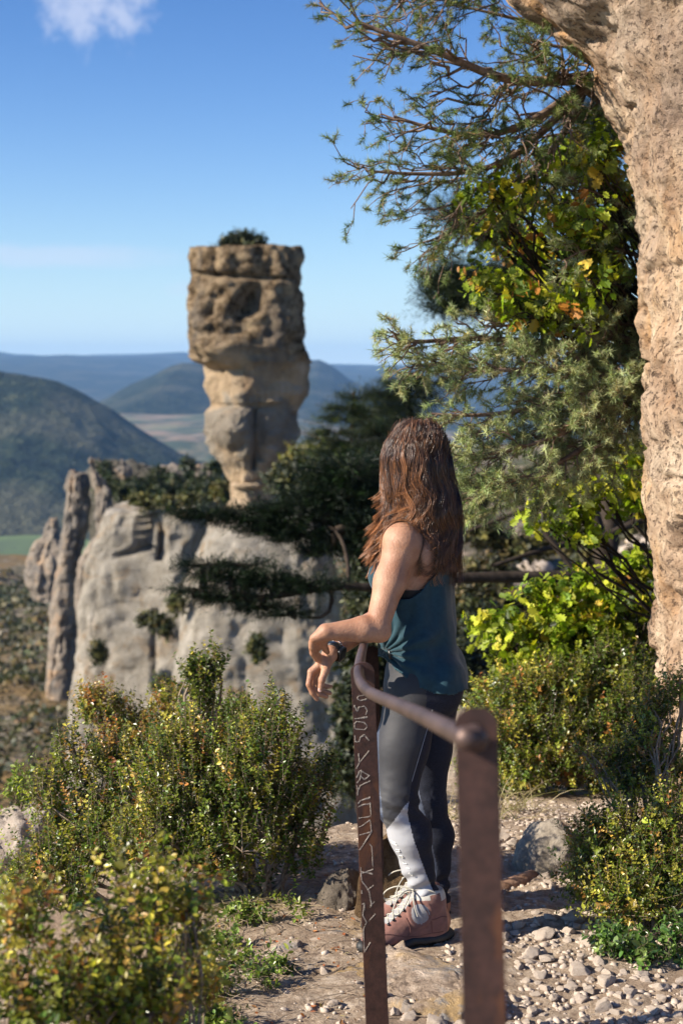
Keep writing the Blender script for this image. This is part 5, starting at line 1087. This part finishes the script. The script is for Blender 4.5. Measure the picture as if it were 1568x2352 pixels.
    Sb = torso(.0035, 0); V, F = Sb.mesh(); V = relax(V, F, 1, .5); fc = V[F].mean(1); loc = (fc - chest) @ Bt; zt = loc[:, 2]; ax = np.abs(loc[:, 0])
    lim = np.interp(zt, [-.12, -.07, -.03, .03, .10, .2], [.3, .3, .12, .075, .07, .072]); lim2 = np.interp(zt, [-.12, 0.02, .06, .12, .2], [-1, -1, .035, .048, .052])
    keep = (zt > -.12) & (zt < .205) & (ax < lim) & (ax > lim2); F = F[keep]; used = np.unique(F); rm = -np.ones(len(V), int); rm[used] = np.arange(len(used)); V = V[used]; F = rm[F]
    obj('sports_bra', mesh_np('sports_bra', V, F, [m_plain('black_fabric', (.008, .008, .010), .7)], smooth=True), person)

    Hc = Field(headc - .2, headc + .2, .004); Hc.ell(H(0, -.020, .026), (.078, .098, .094), Bh, .02); Hc.ell(H(0, -.045, -.04), (.070, .062, .10), Bh, .03); Hc.ell(H(0, .085, -.045), (.055, .050, .100), Bh, 0, sub=True)
    # ---- hair: strands laid in wavy locks over the skull and down the back
    rng = np.random.default_rng(12); HT = []; cap_c = H(0, -.018, .026)
    nl = 430; per = 30; verts = []; faces = []; cols = []; off = 0
    vz = lambda py_: P(960, py_, 4.47)[2]
    zt_, zc_ = vz(970), vz(1060)
    for li in range(nl):
        ph = rng.uniform(-2.65, 2.65) if li > 16 else rng.uniform(-1.2, 1.2)      # 0 = straight back of the head, + = toward her left
        ph0 = ph; el = rng.uniform(.05, 1.0) ** .8 * 1.30
        # root on the scalp
        ca = np.array([math.sin(ph) * math.cos(el), -math.cos(ph) * math.cos(el), math.sin(el)])
        face_side = abs(ph) > 1.9
        # end height: long at the right and centre back, shorter and flicked toward the shoulder in front
        back = Bh @ np.array([math.sin(ph), -math.cos(ph), 0]); 
        sx = back[0]                                                                # -1 picture left, +1 picture right
        endpy = np.interp(sx, [-1, -.6, -.25, 0, .3, .7, 1], [1262, 1250, 1214, 1218, 1278, 1296, 1285]) + rng.normal(0, 24) - (rng.random() < .25) * rng.uniform(20, 80)
        A0, A1, w0, w1 = rng.uniform(.0005, .002), rng.uniform(.013, .024), 2.6 * math.sin(ph * 2.3) + rng.normal(0, .55), rng.uniform(0, 6.28); lam = rng.uniform(.112, .132)
        shell = rng.uniform(.78, 1.0); lockc = rng.normal(0, 1); n = 38; t = np.linspace(0, 1, n)
        z0 = (cap_c + Bh @ (ca * [.083, .102, .096]))[2]; z1 = vz(endpy); z = z0 + (z1 - z0) * (t ** 1.05)
        pyz = np.interp(z, [vz(1320), zt_], [1320, 970])
        # outline of the hair mass, measured from the picture (left and right edges per height)
        xl = np.interp(pyz, [966, 985, 1010, 1050, 1100, 1150, 1200, 1240, 1300], [950, 905, 885, 874, 872, 876, 866, 858, 850]); xr = np.interp(pyz, [966, 985, 1010, 1050, 1100, 1150, 1200, 1240, 1300], [965, 1005, 1025, 1036, 1044, 1058, 1063, 1063, 1062])
        cx = (xl + xr) / 2; hw = (xr - xl) / 2 / FPX * 4.47; dep = np.interp(pyz, [966, 985, 1010, 1050, 1120, 1200, 1300], [.03, .085, .112, .128, .125, .105, .085]); cyz = np.interp(pyz, [970, 1100, 1200, 1300], [4.465, 4.455, 4.43, 4.40])
        root = cap_c + Bh @ (ca * [.083, .102, .096])
        blend = np.clip(t / .16, 0, 1); blend = blend * blend * (3 - 2 * blend)
        for k in range(per):
            jit = rng.normal(0, 1, 3) * (2.3 if k == 0 else 1.0); ph_k = jit[0] * .050 + (jit[1] * .06) * t + lockc * 0.06 * t
            amp = (A0 + (A1 - A0) * t ** 1.15); wave = np.sin(t * abs(z1 - z0) / lam * 6.28 + w0 + jit[2] * .16); wave2 = np.cos(t * abs(z1 - z0) / lam * 5.3 + w1 + jit[0] * .2)
            dirx = Bh @ np.array([0, 0, 0]); a = math.atan2(back[1], back[0]) + ph_k
            s_ = shell * (1 + .045 * jit[1]) - .12 * (1 - blend)
            X = EYE[0] + (cx - 784) / FPX * 4.47 + (hw * .95 - .35 * amp) * s_ * np.cos(a) + amp * wave * (-np.sin(a)) + amp * .25 * wave2 * np.cos(a)
            Y = cyz + dep * s_ * np.sin(a) + amp * wave * np.cos(a) + amp * .35 * wave2 * np.sin(a)
            tend = np.clip((t - .78) / .22, 0, 1); X = X - (sx < .15) * tend ** 1.5 * (.030 + .02 * lockc * .5); Zk = z + .004 * jit[0] + tend ** 2 * .012 * (sx < .1)
            q = np.stack([X, Y, Zk], -1); rt = root + Bh @ (rng.normal(0, .010, 3)); q = q * blend[:, None] + (rt + (q - q[0]) * .9) * (1 - blend[:, None])
            verts.append(q); cols.append(.9 * lockc + .8 * rng.normal())
    Q = np.array(verts); m = Q.shape[0]; fl = Q.reshape(-1, 3)
    for _ in range(3):
        d = B.at(fl); g_ = B.grad(fl); push = np.clip(.007 - d, 0, .05); inb = (d < .007) & np.all((fl > B.lo + .01) & (fl < np.array(fhi) - .01), axis=1); fl = fl + g_ * (push * inb)[:, None]
    
    for _ in range(2):
        d = Hc.at(fl); push = np.clip(.003 - d, 0, .08) * np.all((fl > Hc.lo + .01) & (fl < headc + .18), axis=1); fl = fl + Hc.grad(fl) * push[:, None]
    Q = fl.reshape(Q.shape); Q[:, 1:-1] = (Q[:, :-2] + 2 * Q[:, 1:-1] + Q[:, 2:]) / 4
    tan = nrm(np.gradient(Q, axis=1)); view = np.array([.15, -1, .1]); sid = nrm(np.cross(tan, view)); oth = np.cross(tan, sid); n = Q.shape[1]
    r = (.00062 * (1 - .55 * np.linspace(0, 1, n) ** 3))[None, :, None]
    ring = np.stack([Q + sid * r, Q - .5 * sid * r + .8 * oth * r, Q - .5 * sid * r - .8 * oth * r], 2)    # m, n, 3, 3
    i = (np.arange(m)[:, None, None] * n + np.arange(n - 1)[None, :, None]) * 3; j = np.arange(3)[None, None]; k = (j + 1) % 3
    Fh = np.stack([i + j, i + k, i + 3 + k, i + 3 + j], -1).reshape(-1, 4)
    cc = np.clip(.5 + .22 * np.array(cols), 0, 1)[:, None]; tt = np.linspace(0, 1, n)[None]
    w = (np.clip(cc * .95 + .30 * (tt - .40), 0, 1) ** 1.9)[..., None]; base = np.array([.016, .0065, .0035]) * (1 - w) + np.array([.39, .165, .065]) * w  # dark-to-copper strand colours painted in as hair highlights
    col = np.repeat(base.reshape(-1, 3), 3, 0)
    M_HAIR = m_leaf('hair', .30, .14, .8)
    hair = obj('hair', mesh_np('hair', ring.reshape(-1, 3), Fh, [M_HAIR], col=col, smooth=True), person)
    cv, cf = Hc.mesh(); obj('scalp_hair', mesh_np('scalp_hair', cv, cf, [m_plain('hair_base', (.016, .007, .004), .6)], smooth=True), hair)

    # ---- boots
    M_SUEDE = m_plain('pink_suede', (.20, .09, .068), .9, 45, .25, .0012, Sheen_Weight=.3); M_GM = m_plain('boot_mesh', (.27, .26, .26), .8, 400, .2, .0005); M_CUF = m_plain('boot_collar', (.46, .43, .37), .75, 90, .12); M_SOLE = m_plain('rubber', (.018, .018, .018), .6, 60, .3, .001)
    M_TAN = m_plain('boot_tan', (.40, .19, .11), .85, 50, .2); M_LACE = m_plain('lace', (.42, .39, .32), .7, 500, .15); M_METAL = m_plain('hook', (.06, .06, .065), .25, Metallic=1.0)
    def boot(an, heel, fwd, tilt, label):
        Bf = basis(fwd); W = lambda x, y, z: heel + Bf @ np.array([y, x, z + .006])           # x forward, y to her left, z up
        f = Field((-.04, -.075, -.02), (.32, .075, .22), .0028)
        f.ell((.105, 0, .055), (.115, .043, .055), None, .02); f.ell((.215, 0, .038), (.070, .047, .034), None, .03); f.cone((.045, 0, .05), (.052, 0, .135), .040, .045, .03); f.cone((.10, 0, .09), (.054, 0, .125), .038, .044, .03); f.cone((.200, 0, .045), (.085, 0, .122), .027, .038, .03)
        f.ell((.035, 0, .05), (.042, .037, .05), None, .02); f.ell((.055, 0, .215), (.036, .034, .09), None, 0, sub=True); f.ell((.02, 0, .185), (.06, .06, .026), None, 0, sub=True)
        v, q = f.mesh(); v = v[:, :]; v[:, 2] = np.maximum(v[:, 2], .012); fc = v[q].mean(1); x, y, z = fc.T; ay = np.abs(y)
        mi = np.zeros(len(q), int)
        mi[(z > .158 - (x - .05) * .1) | ((z > .145) & (x > .07))] = 2
        mi[((x - .105) ** 2 / .028 ** 2 + (z - .105) ** 2 / .030 ** 2 < 1) & (ay > .02)] = 1; mi[(ay < .020) & (x > .085) & (z > .085)] = 1
        mi[(z > .135) & (x < .035)] = 2; mi[(x < .012) & (z < .13)] = 3
        ridge_ = .0022 * np.exp(-(((v[:, 0] - .105) / .036) ** 2 + ((v[:, 2] - .105) / .038) ** 2 - 1) ** 2 * 14) + .0016 * fbm(v, 30, 3, 4); v = v + f.grad(v) * ridge_[:, None]
        up = obj('boot', mesh_np('boot', np.array([W(*p_) for p_ in v]), q, [M_SUEDE, M_GM, M_CUF, M_TAN], mat_idx=mi, smooth=True), person, label=label)
        s = Field((-.05, -.08, -.03), (.33, .08, .06), .0028)
        X = np.linspace(-.005, .285, 40)
        for a, b in zip(X[:-1], X[1:]):
            hw = lambda x: float(np.interp(x, [-.005, .02, .07, .13, .20, .25, .285], [.022, .035, .034, .034, .047, .040, .014])); zz = lambda x: float(np.interp(x, [0, .08, .13, .17, .25, .285], [.010, .010, .019, .012, .010, .022]))
            for sy in (-1, -.33, .33, 1): s.cone((a, sy * (hw(a) - .008), zz(a)), (b, sy * (hw(b) - .010), zz(b)), .0165, .0165, .004)
        v, q = s.mesh(); lug = (np.sin(v[:, 0] * 420) > .1) & (v[:, 2] < .004); v[:, 2] = np.where(lug, v[:, 2] + .005, v[:, 2]); v[:, 2] = np.maximum(v[:, 2], -.0045 + .014 * np.exp(-((v[:, 0] - .115) / .03) ** 2) + lug * .005)
        sole = obj('sole', mesh_np('sole', np.array([W(*p_) for p_ in v]), q, [M_SOLE], smooth=True), up)
        # laces
        def surf(x, y, off=.004):
            z = .20
            while z > .02 and f.at(np.array([[x, y, z]]))[0] > off: z -= .001
            return np.array([x, y, z])
        T = Tubes(); Hk = []
        xs_ = np.linspace(.205, .115, 6)
        for i_ in range(5):
            for sg in (1, -1):
                a = surf(xs_[i_], .022 * sg); b = surf(xs_[i_ + 1], -.022 * sg); T.add([W(*a), W(*((a + b) / 2 + [0, 0, .003])), W(*b)], .0019, 5)
        for i_ in range(6):
            for sg in (1, -1): Hk.append(surf(xs_[i_], .024 * sg, .003))
        kn_ = surf(.108, 0, .006)
        for ctrl in ([(0, 0, 0), (.04, .018, .018), (.085, .045, -.012), (.098, .052, -.045), (.075, .050, -.055), (.045, .038, -.030), (.01, .01, 0)], [(0, 0, 0), (.03, -.02, .02), (.075, -.048, -.0), (.085, -.055, -.03), (.06, -.05, -.04), (.03, -.03, -.015), (0, 0, 0)],
                     [(0, 0, 0), (.012, .03, .002), (.02, .050, -.03), (.012, .055, -.062)], [(0, 0, 0), (-.01, -.03, 0), (-.02, -.05, -.03), (-.01, -.05, -.055)], [(0, 0, 0), (-.02, .028, .010), (-.045, .044, .004), (-.055, .046, -.002)], [(0, 0, 0), (-.02, -.028, .010), (-.045, -.044, .004)]):
            c = np.array(ctrl) + kn_; tt = np.linspace(0, len(c) - 1, 22); c = np.stack([np.interp(tt, range(len(c)), c[:, i_]) for i_ in range(3)], -1)
            for _ in range(6): c[1:-1] = (c[:-2] + 2 * c[1:-1] + c[2:]) / 4
            T.add([W(*p_) for p_ in c], .0023, 6)
        T.add([W(*(kn_ + [0, -.008, .002])), W(*(kn_ + [0, .0, .005])), W(*(kn_ + [0, .008, .002]))], [.004, .006, .004], 8, cap=True)
        obj('laces', T.mesh('laces', M_LACE), up)
        T = Tubes()
        for q_ in Hk: T.add([W(*(q_ + [-.004, 0, 0])), W(*q_), W(*(q_ + [.004, 0, .001]))], [.0025, .0042, .0025], 6, cap=True)
        obj('lace_hooks', T.mesh('lace_hooks', M_METAL), up)
        def side(x, z, sg):
            y = .08
            while y > .005 and f.at(np.array([[x, sg * y, z]]))[0] > .0006: y -= .0008
            return W(x, sg * y, z)
        T = Tubes()
        for sg in (1, -1):
            for cur in ([(.255, .050), (.235, .062), (.205, .062), (.175, .050), (.150, .040)], [(.150, .040), (.140, .060), (.145, .085), (.150, .100)], [(.068, .040), (.070, .070), (.080, .100), (.088, .118)], [(.012, .075), (.035, .085), (.060, .080), (.075, .085)], [(.150, .040), (.110, .034), (.070, .038), (.030, .034)]):
                c = np.array(cur); tt = np.linspace(0, len(c) - 1, 24); c = np.stack([np.interp(tt, range(len(c)), c[:, i_]) for i_ in (0, 1)], -1)
                for _ in range(5): c[1:-1] = (c[:-2] + 2 * c[1:-1] + c[2:]) / 4
                T.add([side(a_, b_, sg) for a_, b_ in c], .0013, 5)
        obj('stitched_seam', T.mesh('stitched_seam', m_plain('seam_dark', (.13, .055, .045), .8)), up)
        # small yellow mark on the heel of the sole
        T = Tubes()
        for i_ in range(5): T.add([W(.016 + i_ * .005, .0385, .010), W(.018 + i_ * .005, .0385, .015)], .0010, 4, cap=True)
        obj('sole_mark', T.mesh('sole_mark', m_plain('yellow_mark', (.75, .45, .02), .5)), sole)
        return up
    hl = G(1022, 2158, 4.45); hl[2] = P(1022, 2168, 4.45)[2] + .005
    boot(anL, P(1024, 2152, 4.46), (-.93, -.38, -.05), 0, 'pink suede hiking boot nearer the camera')
    boot(anR, P(1024, 2112, 4.68), (-.93, -.38, -.03), 0, 'pink suede hiking boot behind the other one')

    # ---- watch and bracelet on the right wrist
    ax_ = nrm(elR - wrR)
    def band(c, r, w, th, nm, mat, par):
        u = nrm(np.cross(ax_, [0, 0, 1.0])); v = np.cross(ax_, u); an = np.linspace(0, 2 * math.pi, 33)[:-1]; V = []
        for rr, hh in ((r, -w), (r + th, -w * .8), (r + th, w * .8), (r, w)): V.append(c + rr * (np.cos(an)[:, None] * u + np.sin(an)[:, None] * v) + ax_ * hh)
        V = np.concatenate(V); F = [[i_ * 32 + j_, i_ * 32 + (j_ + 1) % 32, ((i_ + 1) % 4) * 32 + (j_ + 1) % 32, ((i_ + 1) % 4) * 32 + j_] for i_ in range(4) for j_ in range(32)]
        return obj(nm, mesh_np(nm, V, np.array(F), [mat], smooth=True), par)
    M_BLK = m_plain('watch_black', (.006, .006, .007), .3); wc = wrR + ax_ * .022
    wt = band(wc, .0258, .013, .004, 'watch', M_BLK, person)
    fdir = nrm(np.array([.75, -.6, -.25]) - ax_ * (np.array([.75, -.6, -.25]) @ ax_)); c0 = wc + fdir * .029; q = frames(ax_[None], fdir[None])[0]
    v, f_ = ICO[4]; v2 = np.sign(v) * np.abs(v) ** .45; v2 /= np.abs(v2).max(); obj('watch_case', mesh_np('watch_case', (v2 * [.021, .023, .007]) @ q.T + c0, [f_], [M_BLK], smooth=True), wt)
    T = Tubes(); u = nrm(np.cross(ax_, [0, 0, 1.0])); v_ = np.cross(ax_, u)
    for s0 in range(26): a = s0 / 26 * 6.283; c = wrR + ax_ * (.043 + .004 * math.sin(a * 3)) + .0275 * (math.cos(a) * u + math.sin(a) * v_); T.add([c - [.0025, 0, .001], c + [.0025, 0, .001]], [.0022, .0022], 5, cap=True)
    obj('bracelet', T.mesh('bracelet', m_plain('silver', (.55, .53, .5), .25, Metallic=1.0)), person)
# ------------------------------------------------------------------ the railing
if 'rail' not in SKIP:
    M_RUST = newmat('rusty_iron', lambda N: N.out(N.bsdf(
        N.mix(N.rng(N.noise(9, 5, .65, N.coord((1, 1, .35)), .5), .60, .72), N.mix(N.rng(N.noise(45, 7, .75, N.coord()), .32, .68), (.030, .014, .010), (.085, .038, .028)), (.14, .052, .02)), .62,
        N.bump(N.noise(220, 5, .7, N.coord()), .0012), Metallic=.25, Specular_IOR_Level=.5)))
    M_RAIL = newmat('worn_rail', lambda N: N.out(N.bsdf(
        N.mix(N.rng(N.noise(7, 6, .7, N.coord()), .35, .65), (.075, .047, .039), (.14, .09, .075)), .5, N.bump(N.noise(260, 4, .6, N.coord()), .0006), Metallic=.55)))
    rail = empty('metal_railing', G(840, 2130, 4.6), label='rusty iron railing with a bent round handrail and scratched writing on its post', cat='railing')
    def angle_post(top, foot, w, yaw, th=.007, hole=True, wd=.042):
        """L-section: a front plate w wide with a rounded head, a flange running back from its right edge"""
        top = np.array(top); foot = np.array(foot); up = nrm(top - foot); c, s = math.cos(yaw), math.sin(yaw); x = np.array([c, s, 0]); x = nrm(x - up * (x @ up)); y = np.cross(up, x)
        L = np.linalg.norm(top - foot); out = []
        r = w / 2; a = np.linspace(0, math.pi, 15); prof = [(-r, 0), (-r, L - r * .8)] + [(-r * math.cos(t), L - r * .8 + r * .8 * math.sin(t)) for t in a[1:-1]] + [(r, L - r * .8), (r, 0)]
        prof = prof[::-1]; n = len(prof); V = [foot + x * p_ + up * q_ + y * 0 for p_, q_ in prof] + [foot + x * p_ + up * q_ + y * th for p_, q_ in prof]
        F = [[i, (i + 1) % n, n + (i + 1) % n, n + i] for i in range(n)]; caps = [list(range(n))[::-1], [n + i for i in range(n)]]
        bm = bmesh.new(); vs = [bm.verts.new(v) for v in V]
        for f in F + caps: bm.faces.new([vs[i] for i in f])
        # flange
        a0, a1, b0, b1 = r - th, r + .0006, th, wd; hh = L - r * 1.1
        bx = [bm.verts.new(foot + x * p_ + y * q_ + up * h_) for h_ in (0, hh) for p_, q_ in ((a0, b0 - .002), (a1, b0 - .002), (a1, b1), (a0, b1))]
        for f in ((0, 3, 2, 1), (4, 5, 6, 7), (0, 1, 5, 4), (1, 2, 6, 5), (2, 3, 7, 6), (3, 0, 4, 7)): bm.faces.new([bx[i] for i in f])
        bmesh.ops.recalc_face_normals(bm, faces=bm.faces); bmesh.ops.bevel(bm, geom=[e for e in bm.edges], offset=.0012, segments=2, affect='EDGES')
        me = bpy.data.meshes.new('post'); bm.to_mesh(me); bm.free(); me.materials.append(M_RUST); return me, x, y, up, L
    t2 = P(832, 1522, 3.5); f2 = P(875, 2560, 3.47); f2[2] = ghs(f2[0], f2[1]) - .12; f2[0] = P(877, 2600, 3.47)[0]; f2[1] = 3.5
    me2, x2, y2, u2, L2 = angle_post(t2, f2, .058, .10); post2 = obj('post', me2, rail, label='post with whitish scratched writing')
    t3 = P(853, 1484, 4.6); f3 = P(872, 2125, 4.62); f3[2] -= .12; me3, *_ = angle_post(t3, f3, .052, .55); obj('post', me3, rail)
    t1 = P(1093, 1625, 1.72); f1 = P(1215, 3700, 1.70); f1[2] = ghs(f1[0], f1[1]) - .1; f1[0] = t1[0] + .035; me1, *_ = angle_post(t1, f1, .052, .02, wd=.04); obj('post', me1, rail, label='blurred rusty post nearest the camera')
    # handrail: from behind the far post through its neighbour, bending toward the near post
    def smooth(q, n=160, it=14):
        q = np.array(q); s = np.r_[0, np.cumsum(np.linalg.norm(np.diff(q, axis=0), axis=1))]; t = np.linspace(0, s[-1], n); c = np.stack([np.interp(t, s, q[:, i]) for i in range(3)], -1)
        for _ in range(it): c[1:-1] = (c[:-2] + 2 * c[1:-1] + c[2:]) / 4
        return c
    T = Tubes(); T.add(smooth([P(842, 1466, 5.2), P(838, 1474, 4.6), P(833, 1489, 4.2), P(826, 1520, 3.60), P(822, 1545, 3.46), P(824, 1562, 3.38), P(834, 1578, 3.28), P(850, 1592, 3.10), P(965, 1642, 2.25), P(1060, 1690, 1.74), P(1075, 1697, 1.66)]), .0130, 16, cap=True)
    obj('handrail', T.mesh('handrail', M_RAIL), rail)
    T = Tubes(); e = P(1090, 1697, 1.69); T.add([e + [0, .012, 0], e, e - [0, .012, 0]], [.016, .0165, .012], 14, cap=True); T.add([P(1058, 1694, 1.70), P(1100, 1698, 1.69)], [.0145, .013], 12, cap=True); obj('rail_end', T.mesh('rail_end', M_RAIL), rail)
    # scratched writing
    ST = [[(150, 260), (105, 268), (95, 285), (120, 302), (165, 287)], [(50, 350), (75, 340), (90, 360), (97, 385), (110, 352), (150, 340), (172, 370), (160, 402)], [(45, 437), (110, 432), (172, 425)], [(60, 470), (90, 455), (150, 460), (172, 488), (150, 515), (80, 507), (60, 470)],
          [(50, 560), (52, 602), (82, 600), (112, 600), (122, 570), (150, 558), (182, 592)], [(182, 670), (112, 758), (52, 802)], [(112, 758), (106, 690)], [(60, 870), (120, 812), (188, 852)], [(130, 812), (118, 880), (58, 905)], [(188, 850), (150, 885), (118, 850)], [(60, 975), (120, 925), (190, 892)], [(62, 1000), (100, 960), (75, 930)],
          [(64, 1060), (120, 1035), (192, 1010)], [(70, 1085), (130, 1072), (198, 1060)], [(192, 1050), (198, 1150), (130, 1160), (72, 1172)], [(72, 1232), (130, 1222), (192, 1180)], [(194, 1180), (202, 1272)], [(100, 1290), (150, 1280), (202, 1270), (90, 1402)], [(182, 1350), (205, 1372), (212, 1540), (130, 1572)],
          [(80, 1602), (120, 1560), (210, 1578)], [(112, 1532), (125, 1620), (180, 1700), (200, 1800)], [(215, 1660), (172, 1692)], [(222, 1780), (190, 1812)], [(230, 1868), (182, 1922)], [(112, 1800), (150, 1790), (112, 1880), (165, 1930), (122, 1985), (105, 2050), (118, 2150), (150, 2150), (192, 2078)], [(120, 1720), (95, 1700)], [(150, 1800), (150, 1840)]]
    T = Tubes(); rg = np.random.default_rng(3)
    for st in ST:
        for rep in range(2):
            pts = []
            for a, b in st:
                frac = (b + 15) / (2352.) * 1.0; py = (1650 + b / 2.94) * .9185; px = (860 + a / 2.94) * .9185
                # where the view line to this mark meets the front face of the post
                d = P(px, py, 1.0) - EYE; k = ((f2 - y2 * .0006 - EYE) @ y2) / (d @ y2); p_ = EYE + d * k
                u = (p_ - f2) @ x2; h = (p_ - f2) @ u2; u = np.clip(u, -.026, .026); pts.append(f2 + x2 * (u + rep * rg.normal(0, .0008)) + u2 * (h + rep * rg.normal(0, .0012)) + y2 * .0004)
            pts = np.array(pts); tt = np.linspace(0, len(pts) - 1, 4 * len(pts)); pts = np.stack([np.interp(tt, range(len(pts)), pts[:, i]) for i in range(3)], -1); T.add(pts,   .00095 * (1 + .3 * rg.normal(0, 1, len(pts))).clip(.4, 1.6), 4)
    sc = obj('scratched_writing', T.mesh('scratched_writing', m_plain('scratch', (.42, .36, .30), .8, 300, .3)), post2)
# ------------------------------------------------------------------ the air
if 'haze' not in SKIP:
    lo = Vector((-15000, -3000, -300)); hi = Vector((15000, 15600, 260))
    v = np.array([[x, y, z] for x in (lo.x, hi.x) for y in (lo.y, hi.y) for z in (lo.z, hi.z)])
    f = np.array([[0, 1, 3, 2], [4, 6, 7, 5], [0, 4, 5, 1], [2, 3, 7, 6], [0, 2, 6, 4], [1, 5, 7, 3]])
    hm = bpy.data.materials.new('air'); hm.use_nodes = True; nt = hm.node_tree; nt.nodes.clear(); o = nt.nodes.new('ShaderNodeOutputMaterial')
    pv = nt.nodes.new('ShaderNodeVolumePrincipled'); pv.inputs['Color'].default_value = (.29, .53, .90, 1); pv.inputs['Density'].default_value = HAZE; pv.inputs['Anisotropy'].default_value = 0.0
    nt.links.new(pv.outputs[0], o.inputs['Volume'])
    obj('haze', mesh_np('haze', v, f, [hm]), kind='stuff')
